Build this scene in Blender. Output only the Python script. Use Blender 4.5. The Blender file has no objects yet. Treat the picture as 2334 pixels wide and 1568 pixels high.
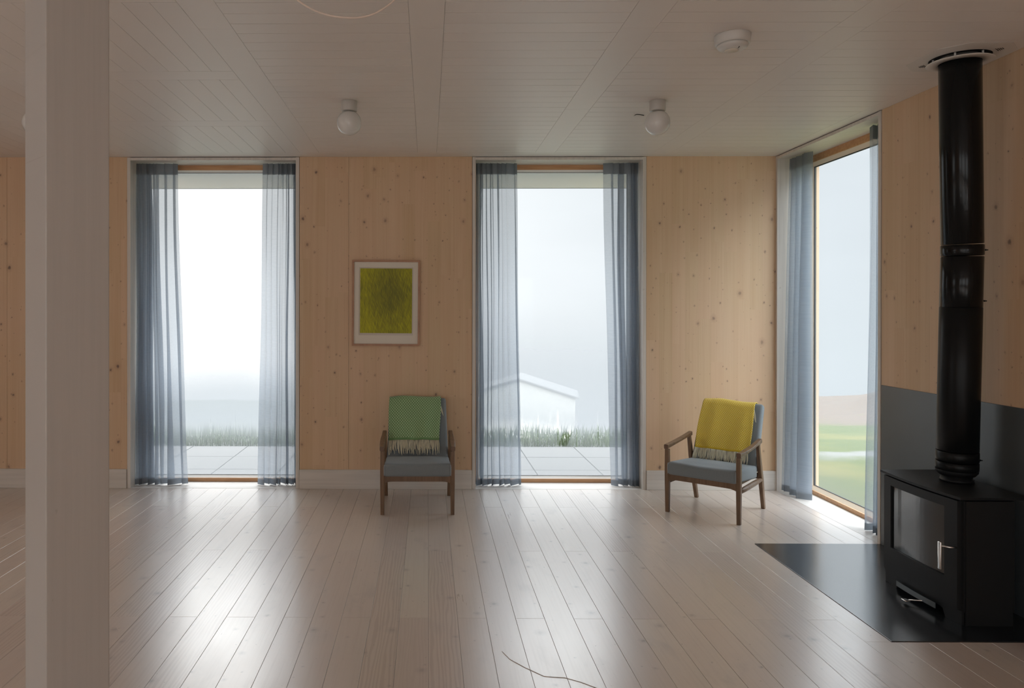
import bpy, bmesh, math, random
from math import pi, sin, cos, radians, sqrt
from mathutils import Vector, Matrix, noise as mnoise

random.seed(7)
S = bpy.context.scene
COL = S.collection

# ------------------------------------------------------------------ camera
EYE = 1.65
cd = bpy.data.cameras.new('camera')
cam = bpy.data.objects.new('camera', cd); COL.objects.link(cam)
cd.sensor_fit = 'HORIZONTAL'; cd.sensor_width = 36.0
cd.lens = 36.0 * 1682.0 / 2334.0
cd.shift_x = (1167.0 - 957.21) / 2334.0
cd.shift_y = (709.21 - 784.0) / 2334.0
cd.clip_start = 0.05; cd.clip_end = 1000
yaw, pitch, roll = -0.0103291, -0.0023191, 0.00068395
r0 = Vector((cos(yaw), -sin(yaw), 0)); f0 = Vector((sin(yaw), cos(yaw), 0)); u0 = Vector((0, 0, 1))
f2 = f0 * cos(pitch) + u0 * sin(pitch); u2 = u0 * cos(pitch) - f0 * sin(pitch)
r3 = r0 * cos(roll) + u2 * sin(roll); u3 = u2 * cos(roll) - r0 * sin(roll)
cam.matrix_world = Matrix(((r3.x, u3.x, -f2.x, 0), (r3.y, u3.y, -f2.y, 0), (r3.z, u3.z, -f2.z, EYE), (0, 0, 0, 1)))
S.camera = cam

# ------------------------------------------------------------------ view
S.view_settings.view_transform = 'Standard'
S.view_settings.look = 'None'
S.view_settings.exposure = 0.0
S.view_settings.gamma = 1.0
S.view_settings.use_curve_mapping = False
S.cycles.max_bounces = 16; S.cycles.diffuse_bounces = 8; S.cycles.glossy_bounces = 4
S.cycles.transmission_bounces = 8; S.cycles.transparent_max_bounces = 24
S.cycles.caustics_reflective = False; S.cycles.caustics_refractive = False
S.cycles.sample_clamp_indirect = 6.0

# ------------------------------------------------------------------ overcast sky
SKY_STRENGTH = 1.08
REAR_GAIN = 1.3
ZENITH_GAIN = 6.5
world = bpy.data.worlds.new('overcast_sky'); S.world = world
world.use_nodes = True
wn = world.node_tree.nodes; wl = world.node_tree.links; wn.clear()
def W(t, **k):
    n = wn.new(t)
    for a, b in k.items(): setattr(n, a, b)
    return n
def wmath(op, a, b=None, clamp=False):
    n = W('ShaderNodeMath', operation=op, use_clamp=clamp)
    for i, v in enumerate((a, b)):
        if v is None: continue
        if isinstance(v, (int, float)): n.inputs[i].default_value = v
        else: wl.new(v, n.inputs[i])
    return n.outputs[0]
wtc = W('ShaderNodeTexCoord'); wsep = W('ShaderNodeSeparateXYZ'); wl.new(wtc.outputs['Generated'], wsep.inputs[0])
wx, wy, wz = wsep.outputs
# azimuth: bright haze to the north-west, greyer to the east
az = wmath('ADD', wmath('MULTIPLY', wx, -0.42), 1.05)
# elevation: overcast, brighter overhead
elev = wmath('MAXIMUM', wz, 0.0)
zr = W('ShaderNodeMapRange', interpolation_type='SMOOTHSTEP'); wl.new(elev, zr.inputs[0])
zr.inputs[1].default_value = 0.16; zr.inputs[2].default_value = 0.62
zen = wmath('ADD', wmath('MULTIPLY', zr.outputs[0], ZENITH_GAIN), 1.0)
low = wmath('ADD', wmath('MULTIPLY', wmath('MINIMUM', wmath('MULTIPLY', wz, 1.0), 0.0), 0.15), 1.0)
rear = wmath('ADD', wmath('MULTIPLY', wmath('MAXIMUM', wmath('MULTIPLY', wy, -1.0), 0.0), REAR_GAIN), 1.0)
tot = wmath('MULTIPLY', wmath('MULTIPLY', wmath('MAXIMUM', az, 0.75), zen), wmath('MULTIPLY', rear, low))
wno = W('ShaderNodeTexNoise'); wno.inputs['Scale'].default_value = 3.0; wno.inputs['Detail'].default_value = 3
wmp = W('ShaderNodeMapping'); wmp.inputs['Scale'].default_value = (1, 1, 3.5)
wl.new(wtc.outputs['Generated'], wmp.inputs[0]); wl.new(wmp.outputs[0], wno.inputs['Vector'])
tot = wmath('MULTIPLY', tot, wmath('ADD', wmath('MULTIPLY', wno.outputs['Fac'], 0.14), 0.93))
wcol = W('ShaderNodeMix', data_type='RGBA')
wl.new(wmath('MULTIPLY', wmath('ADD', wx, 0.15), 1.6, True), wcol.inputs['Factor'])
wcol.inputs['A'].default_value = (0.975, 0.99, 1.0, 1); wcol.inputs['B'].default_value = (0.875, 0.94, 1.0, 1)
wbg = W('ShaderNodeBackground'); wo = W('ShaderNodeOutputWorld')
wl.new(wcol.outputs['Result'], wbg.inputs['Color'])
wl.new(wmath('MULTIPLY', tot, SKY_STRENGTH), wbg.inputs['Strength']); wl.new(wbg.outputs[0], wo.inputs[0])

# room dimensions (metres; x right, y away from the camera, z up)
H = 3.054; YB = 6.787; XR = 3.19; XL = -6.6; YF = -4.2
GY = 7.10          # glass plane of north windows
WIN = [(-2.772, -1.183), (0.411, 2.002)]
W3 = (5.222, 6.787)

def portal(loc, rot, sx, sy):
    l = bpy.data.lights.new('window_portal', 'AREA'); l.shape = 'RECTANGLE'; l.size = sx; l.size_y = sy
    l.cycles.is_portal = True
    o = bpy.data.objects.new('window_portal', l); o.location = loc; o.rotation_euler = rot; COL.objects.link(o)
for a, b in WIN: portal(((a + b) / 2, 7.45, 1.5), (radians(-90), 0, 0), 1.5, 2.95)
portal((3.75, 6.0, 1.5), (0, radians(90), 0), 2.95, 1.5)
REARW = [(-5.6, -2.9), (-2.3, 0.4), (1.0, 2.7)]
REARZ = (0.55, 2.5)
for a, b in REARW: portal(((a + b) / 2, YF - 0.45, sum(REARZ) / 2), (radians(90), 0, 0), b - a, REARZ[1] - REARZ[0])
LEFTW = (0.3, 2.6)
portal((XL - 0.45, sum(LEFTW) / 2, 1.6), (0, radians(-90), 0), 1.8, LEFTW[1] - LEFTW[0])

# ------------------------------------------------------------------ node helper
class M:
    def __init__(s, name):
        s.m = bpy.data.materials.new(name); s.m.use_nodes = True
        s.t = s.m.node_tree; s.t.nodes.clear(); s.out = s.t.nodes.new('ShaderNodeOutputMaterial')
    def n(s, t, **k):
        x = s.t.nodes.new(t)
        for a, b in k.items(): setattr(x, a, b)
        return x
    def put(s, sock, v):
        if v is None: return
        if isinstance(v, bpy.types.NodeSocket): s.t.links.new(v, sock)
        elif isinstance(v, (tuple, list)) and sock.type == 'RGBA': sock.default_value = tuple(v) + ((1,) if len(v) == 3 else ())
        else: sock.default_value = v
    def math(s, op, a, b=None, c=None, clamp=False):
        x = s.n('ShaderNodeMath', operation=op, use_clamp=clamp)
        for i, v in enumerate((a, b, c)): s.put(x.inputs[i], v)
        return x.outputs[0]
    def mix(s, f, a, b):
        x = s.n('ShaderNodeMix', data_type='RGBA'); s.put(x.inputs['Factor'], f); s.put(x.inputs['A'], a); s.put(x.inputs['B'], b)
        return x.outputs['Result']
    def step(s, v, a, b, o0=0.0, o1=1.0):
        x = s.n('ShaderNodeMapRange', interpolation_type='SMOOTHSTEP')
        for i, q in enumerate((v, a, b, o0, o1)): s.put(x.inputs[i], q)
        return x.outputs[0]
    def pos(s): return s.n('ShaderNodeNewGeometry').outputs['Position']
    def obj(s): return s.n('ShaderNodeTexCoord').outputs['Object']
    def uv(s): return s.n('ShaderNodeTexCoord').outputs['UV']
    def sep(s, v): x = s.n('ShaderNodeSeparateXYZ'); s.put(x.inputs[0], v); return x.outputs
    def comb(s, a, b, c):
        x = s.n('ShaderNodeCombineXYZ')
        for i, v in enumerate((a, b, c)): s.put(x.inputs[i], v)
        return x.outputs[0]
    def map(s, v, sc=(1, 1, 1), loc=(0, 0, 0)):
        x = s.n('ShaderNodeMapping'); s.put(x.inputs['Vector'], v); x.inputs['Scale'].default_value = sc; x.inputs['Location'].default_value = loc
        return x.outputs[0]
    def noise(s, v, sc=5, det=3, rough=0.5, dist=0):
        x = s.n('ShaderNodeTexNoise'); s.put(x.inputs['Vector'], v); x.inputs['Scale'].default_value = sc
        x.inputs['Detail'].default_value = det; x.inputs['Roughness'].default_value = rough; x.inputs['Distortion'].default_value = dist
        return x.outputs['Fac']
    def vor(s, v, sc=5, rnd=1.0):
        x = s.n('ShaderNodeTexVoronoi', voronoi_dimensions='2D'); s.put(x.inputs['Vector'], v); x.inputs['Scale'].default_value = sc; x.inputs['Randomness'].default_value = rnd
        return x.outputs['Distance'], x.outputs['Color']
    def bump(s, h, st=0.1, d=0.01):
        x = s.n('ShaderNodeBump'); s.put(x.inputs['Height'], h); x.inputs['Strength'].default_value = st; x.inputs['Distance'].default_value = d
        return x.outputs[0]
    def pbr(s, col, rough=0.5, metal=0.0, spec=0.5, normal=None, **k):
        x = s.n('ShaderNodeBsdfPrincipled')
        s.put(x.inputs['Base Color'], col); s.put(x.inputs['Roughness'], rough); s.put(x.inputs['Metallic'], metal)
        s.put(x.inputs['Specular IOR Level'], spec); s.put(x.inputs['Normal'], normal)
        for a, b in k.items(): s.put(x.inputs[a.replace('_', ' ')], b)
        return x.outputs[0]
    def done(s, sh): s.t.links.new(sh, s.out.inputs[0]); return s.m

def knots(m, u, v, scale, big, thr, elong=0.6):
    """knot mask on the (u,v) plane: dark centre and soft halo, sparse cells"""
    ja = m.noise(m.comb(m.math('MULTIPLY', u, 55.0), m.math('MULTIPLY', v, 40.0), 2.0), 1.0, 2)
    u = m.math('ADD', u, m.math('MULTIPLY', m.math('SUBTRACT', ja, 0.5), 0.014)); v = m.math('ADD', v, m.math('MULTIPLY', ja, 0.022))
    d, c = m.vor(m.comb(u, m.math('MULTIPLY', v, elong), 0.0), scale)
    r = m.sep(c)
    on = m.math('GREATER_THAN', r[0], thr)
    size = m.math('MULTIPLY', m.math('ADD', m.math('POWER', r[1], 2.5), 0.28), big)
    q = m.math('DIVIDE', d, size)
    core = m.math('MULTIPLY', m.step(q, 0.55, 0.15), on)
    halo = m.math('MULTIPLY', m.step(q, 1.3, 0.5), on)
    return m.math('MULTIPLY', core, m.math('ADD', m.math('MULTIPLY', r[2], 0.6), 0.4)), halo

def pine_wall(name, axis):
    m = M(name); p = m.sep(m.pos()); u = p[axis]; z = p[2]
    lam = m.math('FLOOR', m.math('DIVIDE', u, 0.118))
    wn_ = m.n('ShaderNodeTexWhiteNoise', noise_dimensions='1D'); m.put(wn_.inputs['W'], lam); rl = wn_.outputs['Value']
    zz = m.math('FLOOR', m.math('DIVIDE', m.math('ADD', z, m.math('MULTIPLY', rl, 9.0)), 1.1))
    w2 = m.n('ShaderNodeTexWhiteNoise', noise_dimensions='2D'); m.put(w2.inputs['Vector'], m.comb(lam, zz, 0.0)); rb = w2.outputs['Value']
    g1 = m.noise(m.comb(m.math('MULTIPLY', u, 60.0), m.math('MULTIPLY', z, 0.9), m.math('MULTIPLY', rb, 20.0)), 1.0, 3, 0.6)
    g2 = m.noise(m.comb(m.math('MULTIPLY', u, 11.0), m.math('MULTIPLY', z, 0.35), m.math('MULTIPLY', rb, 9.0)), 1.0, 3, 0.5, 0.6)
    big = m.noise(m.comb(u, z, 3.0), 0.8, 2)
    col = m.mix(m.step(g2, 0.3, 0.75), (0.64, 0.475, 0.305), (0.58, 0.405, 0.243))
    col = m.mix(m.math('MULTIPLY', m.step(g1, 0.45, 0.8), 0.42), col, (0.50, 0.31, 0.18))
    col = m.mix(m.math('MULTIPLY', rb, 0.45), col, (0.69, 0.48, 0.33))
    col = m.mix(m.math('MULTIPLY', m.step(big, 0.35, 0.7), 0.2), col, (0.68, 0.45, 0.34))
    c1, h1 = knots(m, u, z, 5.5, 0.15, 0.25, 0.8)
    c2, h2 = knots(m, m.math('ADD', u, 3.3), m.math('ADD', z, 1.7), 10.0, 0.115, 0.30, 0.85)
    hal = m.math('MAXIMUM', h1, m.math('MULTIPLY', h2, 0.5)); cor = m.math('MAXIMUM', c1, m.math('MULTIPLY', c2, 0.95))
    col = m.mix(m.math('MULTIPLY', hal, 0.30), col, (0.42, 0.25, 0.17))
    col = m.mix(m.math('MULTIPLY', cor, 0.85), col, (0.13, 0.085, 0.075))
    # fine joints between lamellas
    fr = m.math('FRACT', m.math('DIVIDE', u, 0.118))
    seam = m.math('LESS_THAN', fr, 0.010)
    col = m.mix(m.math('MULTIPLY', seam, 0.18), col, (0.3, 0.18, 0.1))
    return m.done(m.pbr(col, 0.5, spec=0.35, normal=m.bump(g1, 0.05, 0.002)))

def washed_wood(name, base=(0.66, 0.62, 0.57), vert=True, kn=0.4, dk=0.88):
    m = M(name); p = m.sep(m.pos())
    h = m.math('ADD', p[0], p[1])
    if vert: g = m.noise(m.comb(m.math('MULTIPLY', h, 40.0), m.math('MULTIPLY', p[2], 1.2), 0.0), 1.0, 3, 0.6)
    else: g = m.noise(m.comb(m.math('MULTIPLY', p[0], 1.2), m.math('MULTIPLY', p[1], 30.0), m.math('MULTIPLY', p[2], 40.0)), 1.0, 3, 0.6)
    dark = tuple(c * dk for c in base)
    col = m.mix(m.step(g, 0.35, 0.75), base, dark)
    c1, h1 = knots(m, h, p[2], 6.0, 0.09, 0.55, 0.8)
    col = m.mix(m.math('MULTIPLY', c1, kn), col, (0.25, 0.19, 0.16))
    return m.done(m.pbr(col, 0.45, spec=0.4))

def plain(name, col, rough=0.5, metal=0.0, spec=0.5, bump=None, **k):
    m = M(name); nrm = None
    c = col
    if bump:
        nz = m.noise(m.obj(), bump[0], 3); nrm = m.bump(nz, bump[1], 0.004)
        c = m.mix(m.math('MULTIPLY', nz, 0.25), col, tuple(x * 0.8 for x in col))
    return m.done(m.pbr(c, rough, metal, spec, nrm, **k))

def floor_mat():
    m = M('whitewashed_floorboards'); p = m.sep(m.pos())
    at = m.n('ShaderNodeAttribute', attribute_name='rnd'); r = m.sep(at.outputs['Vector'])
    ox = m.math('MULTIPLY', r[0], 31.0); oy = m.math('MULTIPLY', r[1], 17.0)
    u = m.math('ADD', p[0], ox); v = m.math('ADD', p[1], oy)
    g1 = m.noise(m.comb(m.math('MULTIPLY', u, 75.0), m.math('MULTIPLY', v, 1.6), 0.0), 1.0, 3, 0.6)
    wv = m.n('ShaderNodeTexWave', wave_type='BANDS', bands_direction='X', wave_profile='SIN')
    m.put(wv.inputs['Vector'], m.comb(u, m.math('MULTIPLY', v, 0.10), 0.0)); wv.inputs['Scale'].default_value = 16
    wv.inputs['Distortion'].default_value = 9.0; wv.inputs['Detail'].default_value = 2; wv.inputs['Detail Scale'].default_value = 0.9
    blot = m.noise(m.comb(m.math('MULTIPLY', u, 5.0), m.math('MULTIPLY', v, 2.0), 0.0), 1.0, 4, 0.6, 0.4)
    col = m.mix(r[2], (0.565, 0.485, 0.43), (0.60, 0.535, 0.47))
    col = m.mix(m.math('MULTIPLY', r[1], 0.35), col, (0.52, 0.45, 0.42))
    col = m.mix(m.math('MULTIPLY', m.step(g1, 0.42, 0.8), 0.22), col, (0.38, 0.31, 0.27))
    gate = m.step(r[0], 0.72, 0.95)
    col = m.mix(m.math('MULTIPLY', m.math('MULTIPLY', m.step(wv.outputs['Fac'], 0.35, 0.8), gate), 0.35), col, (0.36, 0.28, 0.25))
    col = m.mix(m.math('MULTIPLY', m.step(blot, 0.54, 0.80), 0.42), col, (0.36, 0.33, 0.32))
    c1, h1 = knots(m, u, v, 5.0, 0.15, 0.5, 0.9)
    c2, h2 = knots(m, m.math('ADD', u, 5.0), v, 11.0, 0.12, 0.6, 0.9)
    col = m.mix(m.math('MULTIPLY', h1, 0.28), col, (0.34, 0.30, 0.29))
    col = m.mix(m.math('MULTIPLY', m.math('MAXIMUM', c1, c2), 0.55), col, (0.20, 0.17, 0.165))
    rough = m.math('ADD', m.math('MULTIPLY', blot, 0.14), 0.21)
    rough = m.math('ADD', rough, m.math('MULTIPLY', g1, 0.06))
    return m.done(m.pbr(col, rough, spec=1.0, normal=m.bump(g1, 0.03, 0.001), Coat_Weight=0.55, Coat_Roughness=0.22, Coat_IOR=1.6))

def ceil_mat():
    m = M('white_painted_boards'); p = m.sep(m.pos())
    at = m.n('ShaderNodeAttribute', attribute_name='rnd'); r = m.sep(at.outputs['Vector'])
    g = m.noise(m.comb(m.math('MULTIPLY', p[0], 3.0), m.math('MULTIPLY', p[1], 3.0), m.math('MULTIPLY', r[0], 9.0)), 1.0, 3)
    col = m.mix(g, (0.735, 0.69, 0.655), (0.765, 0.72, 0.685))
    col = m.mix(m.math('MULTIPLY', r[1], 0.3), col, (0.715, 0.665, 0.635))
    return m.done(m.pbr(col, 0.42, spec=0.35))

def sheer(name, trans, diff=(0.19, 0.207, 0.226), tl=(0.245, 0.280, 0.325)):
    m = M(name); o = m.sep(m.pos())
    w = m.noise(m.comb(m.math('MULTIPLY', m.math('ADD', o[0], o[1]), 60.0), m.math('MULTIPLY', o[2], 60.0), 0.0), 1.0, 2)
    w2 = m.noise(m.comb(m.math('MULTIPLY', m.math('ADD', o[0], o[1]), 25.0), m.math('MULTIPLY', o[2], 120.0), 0.0), 1.0, 2)
    fac = m.math('ADD', trans, m.math('MULTIPLY', m.math('SUBTRACT', m.math('MULTIPLY', w, w2), 0.25), 0.16), clamp=True)
    d = m.n('ShaderNodeBsdfDiffuse'); m.put(d.inputs['Color'], diff)
    t = m.n('ShaderNodeBsdfTranslucent'); m.put(t.inputs['Color'], tl)
    a = m.n('ShaderNodeAddShader'); m.t.links.new(d.outputs[0], a.inputs[0]); m.t.links.new(t.outputs[0], a.inputs[1])
    tr = m.n('ShaderNodeBsdfTransparent'); m.put(tr.inputs['Color'], (0.975, 0.988, 1.0))
    mx = m.n('ShaderNodeMixShader'); m.put(mx.inputs[0], fac); m.t.links.new(a.outputs[0], mx.inputs[1]); m.t.links.new(tr.outputs[0], mx.inputs[2])
    return m.done(mx.outputs[0])

def glass_mat(name, kind=None):
    """clear pane, with condensation on the room side when kind is set; its veil also paints in the outdoor mist"""
    m = M(name); p = m.sep(m.pos())
    tr = m.n('ShaderNodeBsdfTransparent'); m.put(tr.inputs['Color'], (0.985, 0.992, 0.99))
    gl = m.n('ShaderNodeBsdfGlossy'); gl.inputs['Roughness'].default_value = 0.02
    mx = m.n('ShaderNodeMixShader'); mx.inputs[0].default_value = 0.008
    m.t.links.new(tr.outputs[0], mx.inputs[1]); m.t.links.new(gl.outputs[0], mx.inputs[2]); sh = mx.outputs[0]
    if kind:
        u = p[0] if kind != 'east' else p[1]; z = p[2]
        big = m.noise(m.comb(m.math('MULTIPLY', u, 1.6), m.math('MULTIPLY', z, 0.8), 1.0), 1.0, 3)
        zz = m.math('ADD', z, m.math('MULTIPLY', m.math('SUBTRACT', big, 0.5), 0.15))
        if kind == 'west': prof = m.math('MULTIPLY', m.step(zz, 0.33, 0.62), 0.80); top = m.step(zz, 1.25, 0.80, 0.03, 1.0)
        elif kind == 'mid': prof = m.math('MULTIPLY', m.step(zz, 0.36, 0.62), 0.76); top = m.step(zz, 1.9, 0.8, 0.08, 1.0)
        else: prof = m.math('MULTIPLY', m.step(zz, 0.10, 0.9), 0.36); top = m.step(zz, 2.6, 0.9, 0.25, 1.0)
        F = m.math('ADD', m.math('MULTIPLY', prof, top), m.step(zz, 0.9, 0.1, 0.0, 0.38 if kind != 'east' else 0.16))
        # run-off streaks
        s1 = m.noise(m.comb(m.math('MULTIPLY', u, 26.0), m.math('MULTIPLY', z, 0.5), 4.0), 1.0, 2, 0.6, 0.25)
        s2 = m.noise(m.comb(m.math('MULTIPLY', u, 70.0), m.math('MULTIPLY', z, 1.3), 7.0), 1.0, 3, 0.6, 0.4)
        zone = m.math('MULTIPLY', m.step(z, 0.20, 0.34), m.step(z, 0.72, 0.45))
        st = m.math('MULTIPLY', m.math('MAXIMUM', m.step(s1, 0.66, 0.70), m.math('MULTIPLY', m.step(s2, 0.64, 0.70), 0.6)), zone)
        F = m.math('MULTIPLY', F, m.math('SUBTRACT', 1.0, m.math('MULTIPLY', st, 0.55)))
        if kind == 'mid':   # wiped patch
            uu = m.math('SUBTRACT', u, m.math('MULTIPLY', z, 0.40))
            e1 = m.noise(m.comb(m.math('MULTIPLY', u, 30.0), m.math('MULTIPLY', z, 30.0), 0.0), 1.0, 2)
            uu = m.math('ADD', uu, m.math('MULTIPLY', m.math('SUBTRACT', e1, 0.5), 0.02))
            pt = m.math('MULTIPLY', m.math('MULTIPLY', m.step(uu, 1.105, 1.125), m.step(uu, 1.215, 1.19)),
                        m.math('MULTIPLY', m.step(z, 0.33, 0.35), m.step(z, 0.50, 0.44)))
            F = m.math('MULTIPLY', F, m.math('SUBTRACT', 1.0, m.math('MULTIPLY', pt, 0.85)))
        tl = m.n('ShaderNodeBsdfTranslucent'); m.put(tl.inputs['Color'], (0.315, 0.334, 0.352))
        m2 = m.n('ShaderNodeMixShader'); m.put(m2.inputs[0], m.math('MULTIPLY', F, 1.0, clamp=True))
        m.t.links.new(sh, m2.inputs[1]); m.t.links.new(tl.outputs[0], m2.inputs[2]); sh = m2.outputs[0]
    return m.done(sh)

def fabric(name, col, dark):
    m = M(name); o = m.obj()
    a = m.noise(m.map(o, (1400, 250, 250)), 1.0, 2); b = m.noise(m.map(o, (250, 1400, 1400)), 1.0, 2)
    c = m.noise(o, 500, 2)
    w = m.math('ADD', m.math('MULTIPLY', m.math('ADD', a, b), 0.35), m.math('MULTIPLY', c, 0.3))
    col_ = m.mix(m.step(w, 0.30, 0.70), dark, col)
    return m.done(m.pbr(col_, 0.9, spec=0.2, normal=m.bump(w, 0.35, 0.002), Sheen_Weight=0.15))

def blanket_mat(name, ground, dot, du, dv, ru, edge):
    m = M(name); q = m.sep(m.uv())   # uv in metres: u across, v along
    a = m.math('MULTIPLY', m.math('DIVIDE', q[0], du), 2 * pi); b = m.math('MULTIPLY', m.math('DIVIDE', q[1], dv), 2 * pi)
    s = m.math('MULTIPLY', m.math('COSINE', a), m.math('COSINE', b))
    k = m.step(s, ru, ru + 0.35)
    fz = m.noise(m.comb(m.math('MULTIPLY', q[0], 400.0), m.math('MULTIPLY', q[1], 400.0), 0.0), 1.0, 3)
    k = m.math('MULTIPLY', k, m.math('SUBTRACT', 1.0, m.step(q[1], edge, edge - 0.004)))
    col = m.mix(k, ground, dot)
    col = m.mix(m.math('MULTIPLY', fz, 0.35), col, tuple(c * 0.62 for c in ground))
    return m.done(m.pbr(col, 0.95, spec=0.15, normal=m.bump(m.math('ADD', m.math('MULTIPLY', s, 0.5), fz), 0.35, 0.004), Sheen_Weight=0.2))

def wood_mat(name, c1, c2, ax=(40, 40, 2.5), rough=0.42):
    m = M(name); g = m.noise(m.map(m.obj(), ax), 1.0, 4, 0.6, 0.5)
    col = m.mix(m.step(g, 0.3, 0.7), c1, c2)
    return m.done(m.pbr(col, rough, spec=0.45, normal=m.bump(g, 0.05, 0.001)))

def steel_plate(name, col, rough):
    m = M(name); p = m.sep(m.pos())
    g = m.noise(m.comb(m.math('MULTIPLY', p[0], 3.0), m.math('MULTIPLY', p[1], 3.0), m.math('MULTIPLY', p[2], 60.0)), 1.0, 4, 0.6)
    b = m.noise(m.pos(), 3.0, 3)
    c = m.mix(m.step(b, 0.3, 0.7), col, tuple(x * 1.15 for x in col))
    r = m.math('ADD', m.math('MULTIPLY', m.math('ADD', g, b), 0.03), rough)
    return m.done(m.pbr(c, r, metal=0.0, spec=1.0, normal=m.bump(g, 0.02, 0.001)))

MAT = {}
MAT['pine_x'] = pine_wall('pine_panel_x', 0); MAT['pine_y'] = pine_wall('pine_panel_y', 1)
MAT['trim'] = washed_wood('whitewashed_trim'); MAT['trim_h'] = washed_wood('whitewashed_trim_h', vert=False)
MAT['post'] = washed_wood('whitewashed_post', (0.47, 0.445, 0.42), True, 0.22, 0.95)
MAT['sill'] = washed_wood('whitewashed_sill', (0.63, 0.60, 0.57), vert=False)
MAT['oak'] = wood_mat('larch_window_frame', (0.50, 0.27, 0.13), (0.60, 0.35, 0.18), (3, 40, 40))
MAT['outer'] = plain('outer_lining', (0.16, 0.14, 0.10), 0.7)
MAT['bead_e'] = plain('pale_wood_bead', (0.70, 0.60, 0.48), 0.45)
MAT['bead'] = plain('pale_glazing_bead', (0.78, 0.76, 0.72), 0.4)
MAT['gasket'] = plain('dark_gasket', (0.05, 0.055, 0.06), 0.6)
MAT['thread_tan'] = plain('tan_thread', (0.40, 0.32, 0.24), 0.8)
MAT['dark'] = plain('dark_void', (0.02, 0.02, 0.02), 0.8)
MAT['shadowgap'] = plain('groove', (0.22, 0.20, 0.185), 0.8)
MAT['ceil_gap'] = plain('ceiling_groove', (0.20, 0.185, 0.17), 0.8)
MAT['floor'] = floor_mat(); MAT['ceiling'] = ceil_mat()
MAT['sheer'] = sheer('sheer_blue_grey', 0.44); MAT['sheer_band'] = sheer('sheer_band', 0.02, (0.16, 0.175, 0.19), (0.08, 0.093, 0.11))
MAT['glass_w'] = glass_mat('fogged_glass_west', 'west'); MAT['glass_m'] = glass_mat('fogged_glass_mid', 'mid')
MAT['glass_e'] = glass_mat('fogged_glass_east', 'east'); MAT['glass'] = glass_mat('clear_glass')
MAT['grey_fabric'] = fabric('grey_upholstery', (0.25, 0.28, 0.298), (0.17, 0.194, 0.21))
MAT['piping'] = plain('pale_piping', (0.42, 0.46, 0.48), 0.8)
MAT['walnut'] = wood_mat('stained_chair_wood', (0.125, 0.070, 0.038), (0.20, 0.122, 0.070), (30, 30, 3))
MAT['walnut_end'] = wood_mat('dark_end_grain', (0.13, 0.075, 0.05), (0.17, 0.10, 0.065))
MAT['green'] = blanket_mat('green_wool', (0.185, 0.33, 0.14), (0.52, 0.66, 0.42), 0.0225, 0.027, -0.02, 0.02)
MAT['yellow'] = blanket_mat('yellow_wool', (0.68, 0.475, 0.045), (0.82, 0.75, 0.46), 0.0175, 0.022, 0.42, 0.02)
MAT['fringe'] = plain('cream_wool_fringe', (0.64, 0.61, 0.47), 0.9)
MAT['black_steel'] = plain('matt_black_steel', (0.013, 0.014, 0.0155), 0.5, spec=0.3, bump=(300, 0.05))
MAT['flue_black'] = plain('satin_black_flue', (0.006, 0.0065, 0.007), 0.17, spec=0.22)
MAT['flue_matt'] = plain('matt_black_flue', (0.007, 0.0075, 0.008), 0.33, spec=0.16)
MAT['stove_glass'] = plain('dark_stove_glass', (0.012, 0.013, 0.014), 0.09, spec=1.0)
MAT['hearth'] = steel_plate('black_hearth_steel', (0.014, 0.016, 0.019), 0.17)
MAT['splash'] = steel_plate('dark_grey_splash_steel', (0.062, 0.074, 0.082), 0.33)
MAT['chrome'] = plain('brushed_steel', (0.72, 0.70, 0.68), 0.25, 1.0)
MAT['white_plastic'] = plain('white_plastic', (0.62, 0.61, 0.585), 0.35)
MAT['ceramic'] = plain('lamp_ceramic', (0.50, 0.485, 0.455), 0.35)
MAT['opal'] = plain('opal_glass', (0.66, 0.655, 0.635), 0.12, spec=0.5)
MAT['white_metal'] = plain('white_vent_metal', (0.68, 0.65, 0.62), 0.45)
MAT['cable'] = plain('cream_cable', (0.72, 0.60, 0.52), 0.5)
MAT['mat_board'] = plain('cream_mat_board', (0.72, 0.67, 0.58), 0.7)
MAT['paper'] = plain('paper', (0.62, 0.56, 0.50), 0.7)
MAT['pic_frame'] = wood_mat('reddish_picture_frame', (0.36, 0.18, 0.10), (0.44, 0.24, 0.14), (10, 10, 10))
MAT['concrete'] = plain('pale_concrete_slab', (0.098, 0.097, 0.096), 0.7, bump=(8, 0.1))
MAT['render_white'] = plain('white_render', (0.86, 0.88, 0.91), 0.8)
MAT['house_wall'] = plain('cream_house_wall', (0.42, 0.415, 0.39), 0.8)
MAT['house_roof'] = plain('pale_house_roof', (0.13, 0.13, 0.13), 0.6)

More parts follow.
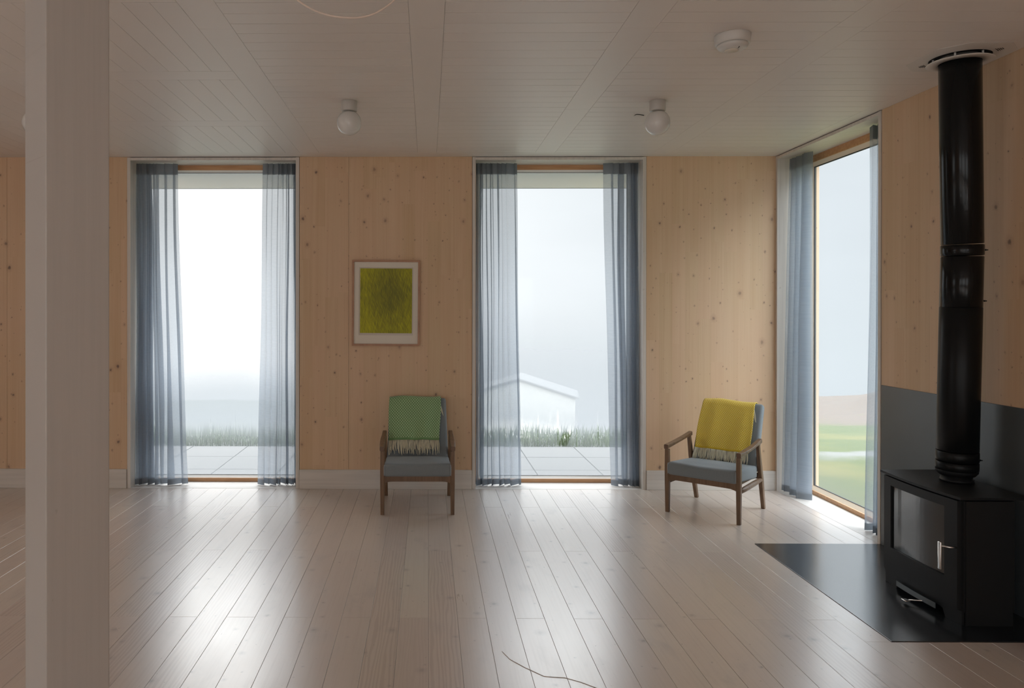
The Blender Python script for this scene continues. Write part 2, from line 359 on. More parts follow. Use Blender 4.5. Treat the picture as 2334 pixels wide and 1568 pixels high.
def art_mat():
    m = M('yellow_green_scribble'); p = m.sep(m.pos())
    u = m.math('ADD', m.math('MULTIPLY', p[0], 1.0), m.math('MULTIPLY', p[2], -0.16))
    a = m.noise(m.comb(m.math('MULTIPLY', u, 150.0), m.math('MULTIPLY', p[2], 9.0), 0.0), 1.0, 4, 0.65, 0.6)
    u2 = m.math('ADD', p[0], m.math('MULTIPLY', p[2], 0.45))
    b = m.noise(m.comb(m.math('MULTIPLY', u2, 130.0), m.math('MULTIPLY', p[2], 11.0), 3.0), 1.0, 4, 0.65, 0.4)
    d1 = m.math('SUBTRACT', 1.0, m.math('ABSOLUTE', m.math('MULTIPLY', m.math('ADD', p[0], 0.34), 3.6)))
    d2 = m.math('SUBTRACT', 1.0, m.math('ABSOLUTE', m.math('MULTIPLY', m.math('SUBTRACT', p[2], 1.80), 2.4)))
    den = m.math('POWER', m.math('MULTIPLY', m.math('MAXIMUM', d1, 0.2), m.math('MAXIMUM', d2, 0.25)), 0.5)
    k = m.step(m.math('ADD', m.math('MULTIPLY', m.math('ADD', a, b), 0.5), m.math('MULTIPLY', den, 0.28)), 0.36, 0.84)
    col = m.mix(k, (0.55, 0.535, 0.02), (0.17, 0.165, 0.03))
    return m.done(m.pbr(col, 0.6, spec=0.3))
MAT['art'] = art_mat()

def terrain_mat():
    m = M('rough_pasture'); p = m.sep(m.pos()); n1 = m.noise(m.pos(), 0.35, 4); n2 = m.noise(m.pos(), 2.5, 4); n3 = m.noise(m.pos(), 12.0, 3)
    col = m.mix(n2, (0.036, 0.050, 0.016), (0.070, 0.080, 0.028))
    col = m.mix(m.step(n1, 0.45, 0.65), col, (0.095, 0.088, 0.030))
    col = m.mix(m.math('MULTIPLY', n3, 0.4), col, (0.034, 0.046, 0.018))
    col = m.mix(m.math('MULTIPLY', m.step(p[0], 5.5, 2.5), 0.85), col, (0.082, 0.088, 0.083))  # mist haze painted into the ground colour, greyed towards the west
    far = m.math('MULTIPLY', m.step(p[1], 13.0, 19.0), m.step(p[0], 6.0, 12.0))
    rock = m.math('MULTIPLY', m.step(m.math('ADD', n2, m.math('MULTIPLY', far, 0.45)), 0.62, 0.78), far)
    col = m.mix(rock, col, m.mix(n3, (0.100, 0.070, 0.050), (0.062, 0.056, 0.052)))
    # pale track crossing the field to the east
    tr = m.math('ABSOLUTE', m.math('SUBTRACT', m.math('ADD', p[1], m.math('MULTIPLY', p[0], -0.15)), 8.9))
    trk = m.math('MULTIPLY', m.step(m.math('ADD', tr, m.math('MULTIPLY', n2, 0.6)), 0.85, 0.45), m.step(p[0], 4.6, 5.4))
    col = m.mix(m.math('MULTIPLY', trk, 0.8), col, (0.12, 0.12, 0.12))
    return m.done(m.pbr(col, 0.9, spec=0.1))
MAT['pasture'] = terrain_mat()
MAT['blade'] = plain('grass_blades', (0.078, 0.125, 0.040), 0.6, bump=(20, 0.1))

# ------------------------------------------------------------------ object helpers
def link(o, parent=None):
    COL.objects.link(o)
    if parent is not None: o.parent = parent
    return o
def empty(name, loc=(0, 0, 0), rz=0, label=None, cat=None, group=None, kind=None):
    o = bpy.data.objects.new(name, None); o.location = loc; o.rotation_euler = (0, 0, rz); o.empty_display_size = 0.1
    link(o); tag(o, label, cat, group, kind); return o
def tag(o, label=None, cat=None, group=None, kind=None):
    for k, v in (('label', label), ('category', cat), ('group', group), ('kind', kind)):
        if v: o[k] = v
    return o

class MB:
    """collects shapes into one mesh (one part = one mesh)"""
    def __init__(s): s.v = []; s.f = []; s.mi = []; s.uv = {}; s.rnd = []; s.cur = 0; s.r = (0, 0, 0); s.smooth = []
    def add(s, vs, fs, mi=None, smooth=False):
        b = len(s.v); s.v += [tuple(x) for x in vs]
        for f in fs:
            s.f.append([b + i for i in f]); s.mi.append(s.cur if mi is None else mi); s.rnd.append(s.r); s.smooth.append(smooth)
        return b
    def box(s, a, b, mi=None, bev=0.0, seg=1):
        x0, y0, z0 = (min(a[i], b[i]) for i in range(3)); x1, y1, z1 = (max(a[i], b[i]) for i in range(3))
        if bev <= 0:
            s.add([(x0, y0, z0), (x1, y0, z0), (x1, y1, z0), (x0, y1, z0), (x0, y0, z1), (x1, y0, z1), (x1, y1, z1), (x0, y1, z1)],
                  [(0, 3, 2, 1), (4, 5, 6, 7), (0, 1, 5, 4), (1, 2, 6, 5), (2, 3, 7, 6), (3, 0, 4, 7)], mi)
        else:
            bm = bmesh.new(); bmesh.ops.create_cube(bm, size=1)
            for v in bm.verts: v.co = Vector(((x0 + x1) / 2 + v.co.x * (x1 - x0), (y0 + y1) / 2 + v.co.y * (y1 - y0), (z0 + z1) / 2 + v.co.z * (z1 - z0)))
            bmesh.ops.bevel(bm, geom=bm.edges[:], offset=bev, segments=seg, affect='EDGES', profile=0.5)
            s.bm(bm, mi, seg > 1)
    def bm(s, bm, mi=None, smooth=False):
        bm.verts.index_update()
        s.add([v.co[:] for v in bm.verts], [[v.index for v in f.verts] for f in bm.faces], mi, smooth); bm.free()
    def prism(s, poly, z0, z1, mi=None, axis=2):
        n = len(poly)
        def P(a, b, c): return {2: (a, b, c), 0: (c, a, b), 1: (a, c, b)}[axis]
        vs = [P(a, b, z0) for a, b in poly] + [P(a, b, z1) for a, b in poly]
        fs = [list(range(n))[::-1], list(range(n, 2 * n))] + [(i, (i + 1) % n, n + (i + 1) % n, n + i) for i in range(n)]
        s.add(vs, fs, mi)
    def lathe(s, c, prof, n=48, mi=None, axis=Vector((0, 0, 1)), smooth=True):
        """prof: list of (radius, height) along axis from c"""
        ax = Vector(axis).normalized(); t = Vector((1, 0, 0)) if abs(ax.x) < 0.9 else Vector((0, 1, 0))
        e1 = ax.cross(t).normalized(); e2 = ax.cross(e1); c = Vector(c); vs = []; fs = []
        for r, h in prof:
            for i in range(n):
                a = 2 * pi * i / n; vs.append(c + ax * h + (e1 * cos(a) + e2 * sin(a)) * max(r, 1e-5))
        m = len(prof)
        for j in range(m - 1):
            for i in range(n):
                fs.append((j * n + i, j * n + (i + 1) % n, (j + 1) * n + (i + 1) % n, (j + 1) * n + i))
        s.add(vs, fs, mi, smooth)
    def tube(s, pts, r, n=8, mi=None, sx=1.0, cap=True, smooth=True, up=None):
        pts = [Vector(p) for p in pts]; m = len(pts); rs = r if isinstance(r, (list, tuple)) else [r] * m
        vs = []; fs = []; prev = None
        for i, p in enumerate(pts):
            d = (pts[min(i + 1, m - 1)] - pts[max(i - 1, 0)]).normalized()
            if prev is None:
                t = Vector(up) if up else (Vector((0, 0, 1)) if abs(d.z) < 0.9 else Vector((1, 0, 0)))
                e1 = (t - d * t.dot(d)).normalized()
            else: e1 = (prev - d * prev.dot(d)).normalized()
            prev = e1; e2 = d.cross(e1)
            for k in range(n):
                a = 2 * pi * (k + 0.5) / n; vs.append(p + (e1 * cos(a) + e2 * sin(a) * sx) * rs[i])
        for j in range(m - 1):
            for k in range(n): fs.append((j * n + k, j * n + (k + 1) % n, (j + 1) * n + (k + 1) % n, (j + 1) * n + k))
        if cap: fs += [list(range(n))[::-1], list(range((m - 1) * n, m * n))]
        s.add(vs, fs, mi, smooth)
    def sweep(s, pts, secs, mi=None, up=(0, 0, 1), smooth=False, e=0.28):
        """rounded-rectangle bar; secs: (width, height) per point; up gives the height direction"""
        pts = [Vector(p) for p in pts]; m = len(pts); vs = []; fs = []; n = 12
        prof = []
        for k in range(n):
            a = 2 * pi * (k + 0.5) / n; c_, s_ = cos(a), sin(a)
            prof.append((math.copysign(abs(c_) ** e, c_), math.copysign(abs(s_) ** e, s_)))
        for i, p in enumerate(pts):
            d = (pts[min(i + 1, m - 1)] - pts[max(i - 1, 0)]).normalized(); u = Vector(up); u = (u - d * u.dot(d)).normalized(); w = d.cross(u)
            for a, b in prof: vs.append(p + w * a * secs[i][0] / 2 + u * b * secs[i][1] / 2)
        for j in range(m - 1):
            for k in range(n): fs.append((j * n + k, j * n + (k + 1) % n, (j + 1) * n + (k + 1) % n, (j + 1) * n + k))
        fs += [list(range(n))[::-1], list(range((m - 1) * n, m * n))]
        s.add(vs, fs, mi, smooth)
    def grid(s, fn, nu, nv, uvfn=None, mi=None, smooth=True):
        vs = [fn(i / nu, j / nv) for j in range(nv + 1) for i in range(nu + 1)]
        fs = [(j * (nu + 1) + i, j * (nu + 1) + i + 1, (j + 1) * (nu + 1) + i + 1, (j + 1) * (nu + 1) + i) for j in range(nv) for i in range(nu)]
        b = s.add(vs, fs, mi, smooth)
        if uvfn:
            for j in range(nv + 1):
                for i in range(nu + 1): s.uv[b + j * (nu + 1) + i] = uvfn(i / nu, j / nv)
    def build(s, name, mats, parent=None, local=False):
        me = bpy.data.meshes.new(name)
        off = Vector((0, 0, 0))
        if parent is not None and not local:
            q = parent
            while q is not None: off += Vector(q.location); q = q.parent
        me.from_pydata([(Vector(v) - off)[:] for v in s.v], [], s.f)
        for x in (mats if isinstance(mats, (list, tuple)) else [mats]): me.materials.append(MAT[x] if isinstance(x, str) else x)
        for i, p in enumerate(me.polygons): p.material_index = s.mi[i]; p.use_smooth = s.smooth[i]
        if any(r != (0, 0, 0) for r in s.rnd):
            a = me.attributes.new('rnd', 'FLOAT_VECTOR', 'FACE')
            for i, r in enumerate(s.rnd): a.data[i].vector = r
        if s.uv:
            l = me.uv_layers.new(name='UVMap')
            for lp in me.loops: l.data[lp.index].uv = s.uv.get(lp.vertex_index, (0, 0))
        me.update()
        return link(bpy.data.objects.new(name, me), parent)

def cushion(sx, sy, sz, bev, fn, nx=12, ny=12, seg=4):
    """rounded box in a bmesh; fn(co)->co shapes it"""
    bm = bmesh.new(); bmesh.ops.create_cube(bm, size=1)
    for v in bm.verts: v.co = Vector((v.co.x * sx, v.co.y * sy, v.co.z * sz))
    bmesh.ops.bevel(bm, geom=bm.edges[:], offset=bev, segments=seg, affect='EDGES', profile=0.5)
    for ax, n, L in ((0, nx, sx), (1, ny, sy)):
        for i in range(1, n):
            co = Vector((0, 0, 0)); co[ax] = -L / 2 + bev + (L - 2 * bev) * i / n
            no = Vector((0, 0, 0)); no[ax] = 1
            bmesh.ops.bisect_plane(bm, geom=bm.verts[:] + bm.edges[:] + bm.faces[:], plane_co=co, plane_no=no)
    for v in bm.verts: v.co = fn(v.co.copy())
    return bm

# ------------------------------------------------------------------ floor
fb = MB(); PW = 0.155; PX0 = 0.006; PL = 2.216
i0 = int(math.floor((XL - PX0) / PW)); i1 = int(math.ceil((XR - PX0) / PW))
HX0, HY0, HY1 = 2.305, 3.686, 5.221     # hearth recess
for i in range(i0, i1 + 1):
    a = max(PX0 + i * PW, XL); b = min(PX0 + (i + 1) * PW, XR)
    if b - a < 0.01: continue
    y = (3.944 if i % 2 else 5.043) - 6 * PL
    while y < YB:
        c, d = max(y, YF), min(y + PL, YB)
        y += PL
        if d - c < 0.02: continue
        rr = (random.random(), random.random(), random.random())
        segs = [(a, b, c, d)]
        if b > HX0 + 0.001:
            out = []
            for (a_, b_, c_, d_) in segs:
                if c_ < HY0: out.append((a_, b_, c_, min(d_, HY0)))
                if d_ > HY1: out.append((a_, b_, max(c_, HY1), d_))
                if a_ < HX0 and d_ > HY0 and c_ < HY1: out.append((a_, HX0, max(c_, HY0), min(d_, HY1)))
            segs = out
        for (a_, b_, c_, d_) in segs:
            if d_ - c_ < 0.01 or b_ - a_ < 0.004: continue
            g = 0.0006; fb.r = rr; x0, x1, y0, y1 = a_ + g, b_ - g, c_ + g * 0.7, d_ - g * 0.7; k = 0.0008
            fb.add([(x0, y0, -0.02), (x1, y0, -0.02), (x1, y1, -0.02), (x0, y1, -0.02),
                    (x0, y0, -k), (x1, y0, -k), (x1, y1, -k), (x0, y1, -k),
                    (x0 + k, y0 + k, 0), (x1 - k, y0 + k, 0), (x1 - k, y1 - k, 0), (x0 + k, y1 - k, 0)],
                   [(8, 9, 10, 11), (4, 5, 9, 8), (5, 6, 10, 9), (6, 7, 11, 10), (7, 4, 8, 11), (0, 1, 5, 4), (1, 2, 6, 5), (2, 3, 7, 6), (3, 0, 4, 7)])
fb.r = (0.5, 0.5, 0.5)
fb.box((XL - 0.3, YF - 0.3, -0.25), (XR + 0.3, YB + 0.3, -0.02), 1)
fl = fb.build('floor', ['floor', 'shadowgap']); tag(fl, 'whitewashed wooden floorboards running towards the windows', 'floor', kind='structure')

# ------------------------------------------------------------------ ceiling
cb = MB(); ZC = H
def cboard(x0, x1, y0, y1, gx=0.0006, gy=0.0018):
    cb.r = (random.random(), random.random(), random.random()); k = 0.0005
    x0 += gx; x1 -= gx; y0 += gy; y1 -= gy
    if x1 - x0 < 0.01 or y1 - y0 < 0.01: return
    cb.add([(x0, y0, ZC + .012), (x1, y0, ZC + .012), (x1, y1, ZC + .012), (x0, y1, ZC + .012), (x0, y0, ZC + k), (x1, y0, ZC + k), (x1, y1, ZC + k), (x0, y1, ZC + k),
            (x0 + k, y0 + k, ZC), (x1 - k, y0 + k, ZC), (x1 - k, y1 - k, ZC), (x0 + k, y1 - k, ZC)],
           [(8, 11, 10, 9), (4, 8, 9, 5), (5, 9, 10, 6), (6, 10, 11, 7), (7, 11, 8, 4), (0, 4, 5, 1), (1, 5, 6, 2), (2, 6, 7, 3), (3, 7, 4, 0)])
BY = 6.609
strips = [(-1.148, -0.974), (-0.090, 0.080), (0.962, 1.138), (2.019, 2.183)]
joints = [6.609 - 1.50 * k + 0.08 for k in range(1, 8)]
for a, b in strips:
    ys = sorted([YF] + [j for j in joints if j > YF] + [BY])
    for c, d in zip(ys, ys[1:]): cboard(a, b, c, d, 0.0006, 0.0008)
cboard(XL, XR, BY, YB, 0.0005, 0.0006); cboard(3.075, XR, YF, BY, 0.0005, 0.0006)
fields = [(-0.974, -0.090), (0.080, 0.962), (1.138, 2.019), (2.183, 3.075)]
k0 = int((YF - 3.374) / 0.126) - 1
for a, b in fields:
    for k in range(k0, 27):
        y0 = 3.374 + 0.126 * k; y1 = y0 + 0.126
        y0 = max(y0, YF); y1 = min(y1, BY)
        if y1 - y0 > 0.02: cboard(a, b, y0, y1)
cs = [(4.344 + 1.1375 * k, 4.506 + 1.1375 * k) for k in range(-8, 2)] + [(BY, YB)]
for (a, b), (c, d) in zip(cs, cs[1:]):
    if c <= YF: continue
    if a > YF and a < BY: cboard(XL, -1.148, a, b)
    x = -1.148
    lo, hi = max(b, YF), c
    if hi > lo + 0.02:
        while x > XL: cboard(max(x - 0.1272, XL), x, lo, hi, 0.0006, 0.0006); x -= 0.1272
cb.r = (0.5, 0.5, 0.5)
cb.box((XL - 0.3, YF - 0.3, ZC + 0.012), (XR + 0.45, 7.0, ZC + 0.25), 1)
ce = cb.build('ceiling', ['ceiling', 'ceil_gap']); tag(ce, 'white painted board ceiling with wide cross strips', 'ceiling', kind='structure')

# ------------------------------------------------------------------ walls
wb = MB(); TH = 7.20
def skin(x0, x1, y0, y1, z0=0.0, z1=H): wb.box((x0, y0, z0), (x1, y1, z1))
g = 0.0035
for a, b in [(XL, -3.89 - 0.001), (-3.89 + 0.001, -2.772 - g), (-1.183 + g, -0.726 - 0.001), (-0.726 + 0.001, 0.411 - g), (2.002 + g, XR)]: skin(a, b, YB, YB + 0.02)
for a, b in [(XL - 0.3, -2.772), (-1.183, 0.411), (2.002, XR + 0.4)]: wb.box((a, YB + 0.02, -0.2), (b, TH, H + 0.02))
tag(wb.build('wall_back', ['pine_x']), 'pale knotty pine wall behind the two armchairs', 'wall', kind='structure')
wb = MB()
wb.box((XR, YF, 0), (XR + 0.02, W3[0] - g, H)); wb.box((XR + 0.02, YF - 0.3, -0.2), (XR + 0.4, W3[0], H + 0.02))
tag(wb.build('wall_right', ['pine_y']), 'pale knotty pine wall behind the black stove flue', 'wall', kind='structure')
wb = MB(); a, b = LEFTW
wb.box((XL - 0.3, YF - 0.3, -0.2), (XL, a, H)); wb.box((XL - 0.3, b, -0.2), (XL, YB + 0.3, H))
wb.box((XL - 0.3, a, -0.2), (XL, b, 0.7)); wb.box((XL - 0.3, a, 2.5), (XL, b, H))
tag(wb.build('wall_left', ['pine_y']), 'pale pine wall at the far left of the room', 'wall', kind='structure')
wb = MB(); xs = [XL - 0.3] + [v for w in REARW for v in w] + [XR + 0.4]
for i in range(0, len(xs), 2): wb.box((xs[i], YF - 0.3, -0.2), (xs[i + 1], YF, H))
for a, b in REARW: wb.box((a, YF - 0.3, -0.2), (b, YF, REARZ[0])); wb.box((a, YF - 0.3, REARZ[1]), (b, YF, H))
tag(wb.build('wall_front', ['pine_x']), 'pale pine wall with windows behind the camera', 'wall', kind='structure')

# baseboards
def baseboard(name, a, b, label):
    m = MB(); m.box(a, b, bev=0.002); tag(m.build(name, 'trim_h'), label, 'baseboard', kind='structure')
baseboard('baseboard_left', (XL, YB - 0.018, 0), (-2.772 - 0.004, YB, 0.176), 'whitewashed baseboard left of the left window')
baseboard('baseboard_middle', (-1.179, YB - 0.018, 0), (0.407, YB, 0.176), 'whitewashed baseboard behind the green-blanket chair')
baseboard('baseboard_right', (2.006, YB - 0.018, 0), (XR, YB, 0.176), 'whitewashed baseboard behind the yellow-blanket chair')

# ------------------------------------------------------------------ windows
LT = 0.030
def north_window(n, x0, x1, pane_mat, label):
    root = empty('window_%d' % n, ((x0 + x1) / 2, YB, 0), label=label, cat='window', kind='structure')
    y0, y1 = YB - 0.006, 7.045
    m = MB()
    m.box((x0, y0, 0), (x0 + LT, y1, H - 0.004)); m.box((x1 - LT, y0, 0), (x1, y1, H - 0.004))
    m.box((x0 + LT, y0, H - 0.030), (x1 - LT, y0 + 0.055, H - 0.006)); m.box((x0 + LT, y0 + 0.060, H - 0.026), (x1 - LT, y1, H - 0.006))
    m.build('reveal_lining', 'trim', root)
    m = MB(); m.box((x0 + LT, y0, -0.02), (x1 - LT, y1, 0.001)); m.build('sill_board', 'sill', root)
    m = MB(); a, b = x0 + LT, x1 - LT; ft = 0.045
    m.box((a, y1, 0.0), (b, y1 + 0.05, 0.036)); m.box((a, y1, H - 0.072), (b, y1 + 0.05, H - 0.026))
    m.box((a, y1, 0.036), (a + ft, y1 + 0.05, H - 0.072)); m.box((b - ft, y1, 0.036), (b, y1 + 0.05, H - 0.072))
    m.build('frame', 'oak', root)
    m = MB(); a2, b2 = a + ft, b - ft; zb, zt = 0.036, H - 0.072; yy0, yy1 = y1 + 0.012, GY - 0.012
    # sloping pale beads around the glass
    for (p, q, r, s_) in [((a2, yy0, zb), (b2, yy0, zb), (b2 - .014, yy1, zb + .020), (a2 + .014, yy1, zb + .020)),
                          ((a2, yy0, zt), (b2, yy0, zt), (b2 - .014, yy1, zt - .018), (a2 + .014, yy1, zt - .018)),
                          ((a2, yy0, zb), (a2, yy0, zt), (a2 + .014, yy1, zt - .018), (a2 + .014, yy1, zb + .020)),
                          ((b2, yy0, zb), (b2, yy0, zt), (b2 - .014, yy1, zt - .018), (b2 - .014, yy1, zb + .020))]:
        back = [(v[0], yy1, v[2]) for v in (p, q)]
        m.add([p, q, r, s_, back[0], back[1]], [(0, 1, 2, 3), (0, 3, 4), (1, 5, 2), (4, 3, 2, 5), (0, 4, 5, 1)])
    m.build('glazing_bead', 'bead', root)
    m = MB(); a3, b3, zb3, zt3 = a2 + .014, b2 - .014, zb + .020, zt - .018; t = 0.008
    m.box((a3 - .01, yy1, zb3 - .01), (b3 + .01, yy1 + .01, zb3 + t * .4)); m.box((a3 - .01, yy1, zt3 - t * .4), (b3 + .01, yy1 + .01, zt3 + .01))
    m.box((a3 - .01, yy1, zb3), (a3 + t, yy1 + .01, zt3)); m.box((b3 - t, yy1, zb3), (b3 + .01, yy1 + .01, zt3))
    m.build('gasket', 'gasket', root)
    m = MB(); m.box((a + .01, GY, 0.01), (b - .01, GY + 0.024, H - 0.04), 1)
    for i, f in enumerate(m.f): pass
    m.mi[2] = 0     # room side carries the condensation and the painted mist veil
    m.build('pane', [pane_mat, 'glass'], root)
    m = MB(); m.box((a, y1 + .05, -0.05), (b, TH + 0.03, 0.012)); m.box((a, y1 + .05, H - 0.04), (b, TH + 0.02, H)); m.box((x0, y1, -.02), (x0 + LT, TH + .02, H)); m.box((x1 - LT, y1, -.02), (x1, TH + .02, H))
    m.build('outer_sill', 'bead', root)
    return root
north_window(1, WIN[0][0], WIN[0][1], 'glass_w', 'tall full-height window left of the framed picture')
north_window(2, WIN[1][0], WIN[1][1], 'glass_m', 'tall full-height window between the two armchairs')

# east window, in the right wall
GX = XR + 0.31
def east_window():
    root = empty('window_3', (XR, 6.0, 0), label='tall full-height window in the right wall beside the stove', cat='window', kind='structure')
    ya, yb = W3; x0, x1 = XR - 0.006, XR + 0.255
    m = MB()
    m.box((x0, ya, 0), (x1, ya + LT, H - 0.004)); m.box((x0, yb - LT, 0), (x1, yb - 0.001, H - 0.004))
    m.box((x0, ya + LT, H - 0.030), (x0 + 0.055, yb - LT, H - 0.006)); m.box((x0 + 0.06, ya + LT, H - 0.026), (x1, yb - LT, H - 0.006))
    m.build('reveal_lining', 'trim', root)
    m = MB(); m.box((x0, ya + LT, -0.02), (x1, yb - LT, 0.001)); m.build('sill_board', 'sill', root)
    a, b = ya + LT, yb - LT; ft = 0.045
    m = MB()
    m.box((x1, a, 0), (x1 + .05, b, .036)); m.box((x1, a, H - .085), (x1 + .05, b, H - .026)); m.box((x1, a, .036), (x1 + .05, a + ft, H - .085)); m.box((x1, b - ft, .036), (x1 + .05, b, H - .085))
    m.build('frame', 'oak', root)
    a2, b2 = a + ft, b - ft; zb, zt = .036, H - .085; xx0, xx1 = x1 + .012, GX - .012
    m = MB()
    for (p, q, r, s_) in [((xx0, a2, zb), (xx0, b2, zb), (xx1, b2 - .014, zb + .03), (xx1, a2 + .014, zb + .03)),
                          ((xx0, a2, zt), (xx0, b2, zt), (xx1, b2 - .014, zt - .03), (xx1, a2 + .014, zt - .03)),
                          ((xx0, a2, zb), (xx0, a2, zt), (xx1, a2 + .014, zt - .03), (xx1, a2 + .014, zb + .03)),
                          ((xx0, b2, zb), (xx0, b2, zt), (xx1, b2 - .014, zt - .03), (xx1, b2 - .014, zb + .03))]:
        back = [(xx1, v[1], v[2]) for v in (p, q)]
        m.add([p, q, r, s_, back[0], back[1]], [(0, 1, 2, 3), (0, 3, 4), (1, 5, 2), (4, 3, 2, 5), (0, 4, 5, 1)])
    m.build('glazing_bead', 'bead_e', root)
    m = MB(); a3, b3, zb3, zt3 = a2 + .014, b2 - .014, zb + .03, zt - .03; t = .008
    m.box((xx1, a3 - .01, zb3 - .01), (xx1 + .01, b3 + .01, zb3 + t * .6)); m.box((xx1, a3 - .01, zt3 - t), (xx1 + .01, b3 + .01, zt3 + .01))
    m.box((xx1, a3 - .01, zb3), (xx1 + .01, a3 + t, zt3)); m.box((xx1, b3 - t, zb3), (xx1 + .01, b3 + .01, zt3))
    m.build('gasket', 'gasket', root)
    m = MB(); m.box((GX, a + .01, .01), (GX + .024, b - .01, H - .04), 1); m.mi[5] = 0
    m.build('pane', ['glass_e', 'glass'], root)
    m = MB(); m.box((x1 + .05, a, -.05), (XR + .36, b, .010)); m.box((x1 + .05, a, H - .040), (XR + .36, b, H)); m.box((x1 + .05, ya, -.02), (XR + .35, ya + LT, H)); m.box((x1 + .05, yb - LT, -.02), (XR + .35, yb - .001, H))
    m.build('outer_sill', 'outer', root)
east_window()
n = 4
for a, b in REARW:
    r = empty('window_%d' % n, ((a + b) / 2, YF, 0), label='window in the wall behind the camera, %s' % ('left', 'middle', 'right')[n - 4], cat='window', kind='structure')
    m = MB(); z0, z1 = REARZ; t = 0.06
    m.box((a, YF - .15, z0), (b, YF - .08, z0 + t)); m.box((a, YF - .15, z1 - t), (b, YF - .08, z1)); m.box((a, YF - .15, z0 + t), (a + t, YF - .08, z1 - t)); m.box((b - t, YF - .15, z0 + t), (b, YF - .08, z1 - t)); m.box(((a + b) / 2 - .03, YF - .15, z0 + t), ((a + b) / 2 + .03, YF - .08, z1 - t))
    m.build('frame', 'oak', r)
    m = MB(); m.box((a + t, YF - .13, z0 + t), (b - t, YF - .11, z1 - t)); m.build('pane', 'glass', r); n += 1
r = empty('window_7', (XL, sum(LEFTW) / 2, 0), label='window in the left wall beyond the frame', cat='window', kind='structure')
m = MB(); a, b = LEFTW; z0, z1, t = 0.7, 2.5, .06
m.box((XL - .15, a, z0), (XL - .08, b, z0 + t)); m.box((XL - .15, a, z1 - t), (XL - .08, b, z1)); m.box((XL - .15, a, z0 + t), (XL - .08, a + t, z1 - t)); m.box((XL - .15, b - t, z0 + t), (XL - .08, b, z1 - t)); m.build('frame', 'oak', r)
m = MB(); m.box((XL - .13, a + t, z0 + t), (XL - .11, b - t, z1 - t)); m.build('pane', 'glass', r)

# roof overhang outside the north windows
m = MB(); m.box((XL - 0.3, TH, 2.985), (XR + 0.6, 8.16, 3.10)); m.box((XL - .3, 8.13, 2.985), (XR + .6, 8.16, 3.25))
tag(m.build('trim_1', 'render_white'), 'white roof overhang seen through the tops of the windows', 'eave', kind='structure')

# ------------------------------------------------------------------ post
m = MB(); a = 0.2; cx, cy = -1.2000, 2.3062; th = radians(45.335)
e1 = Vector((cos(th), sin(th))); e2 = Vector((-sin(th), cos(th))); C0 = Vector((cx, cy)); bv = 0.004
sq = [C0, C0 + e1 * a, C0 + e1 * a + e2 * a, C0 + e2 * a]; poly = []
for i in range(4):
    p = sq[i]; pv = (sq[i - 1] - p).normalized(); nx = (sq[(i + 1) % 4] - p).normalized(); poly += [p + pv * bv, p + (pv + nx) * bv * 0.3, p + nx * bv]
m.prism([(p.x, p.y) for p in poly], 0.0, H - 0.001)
tag(m.build('timber_post', 'post'), 'whitewashed square timber post in the left foreground, set diagonally', 'post')

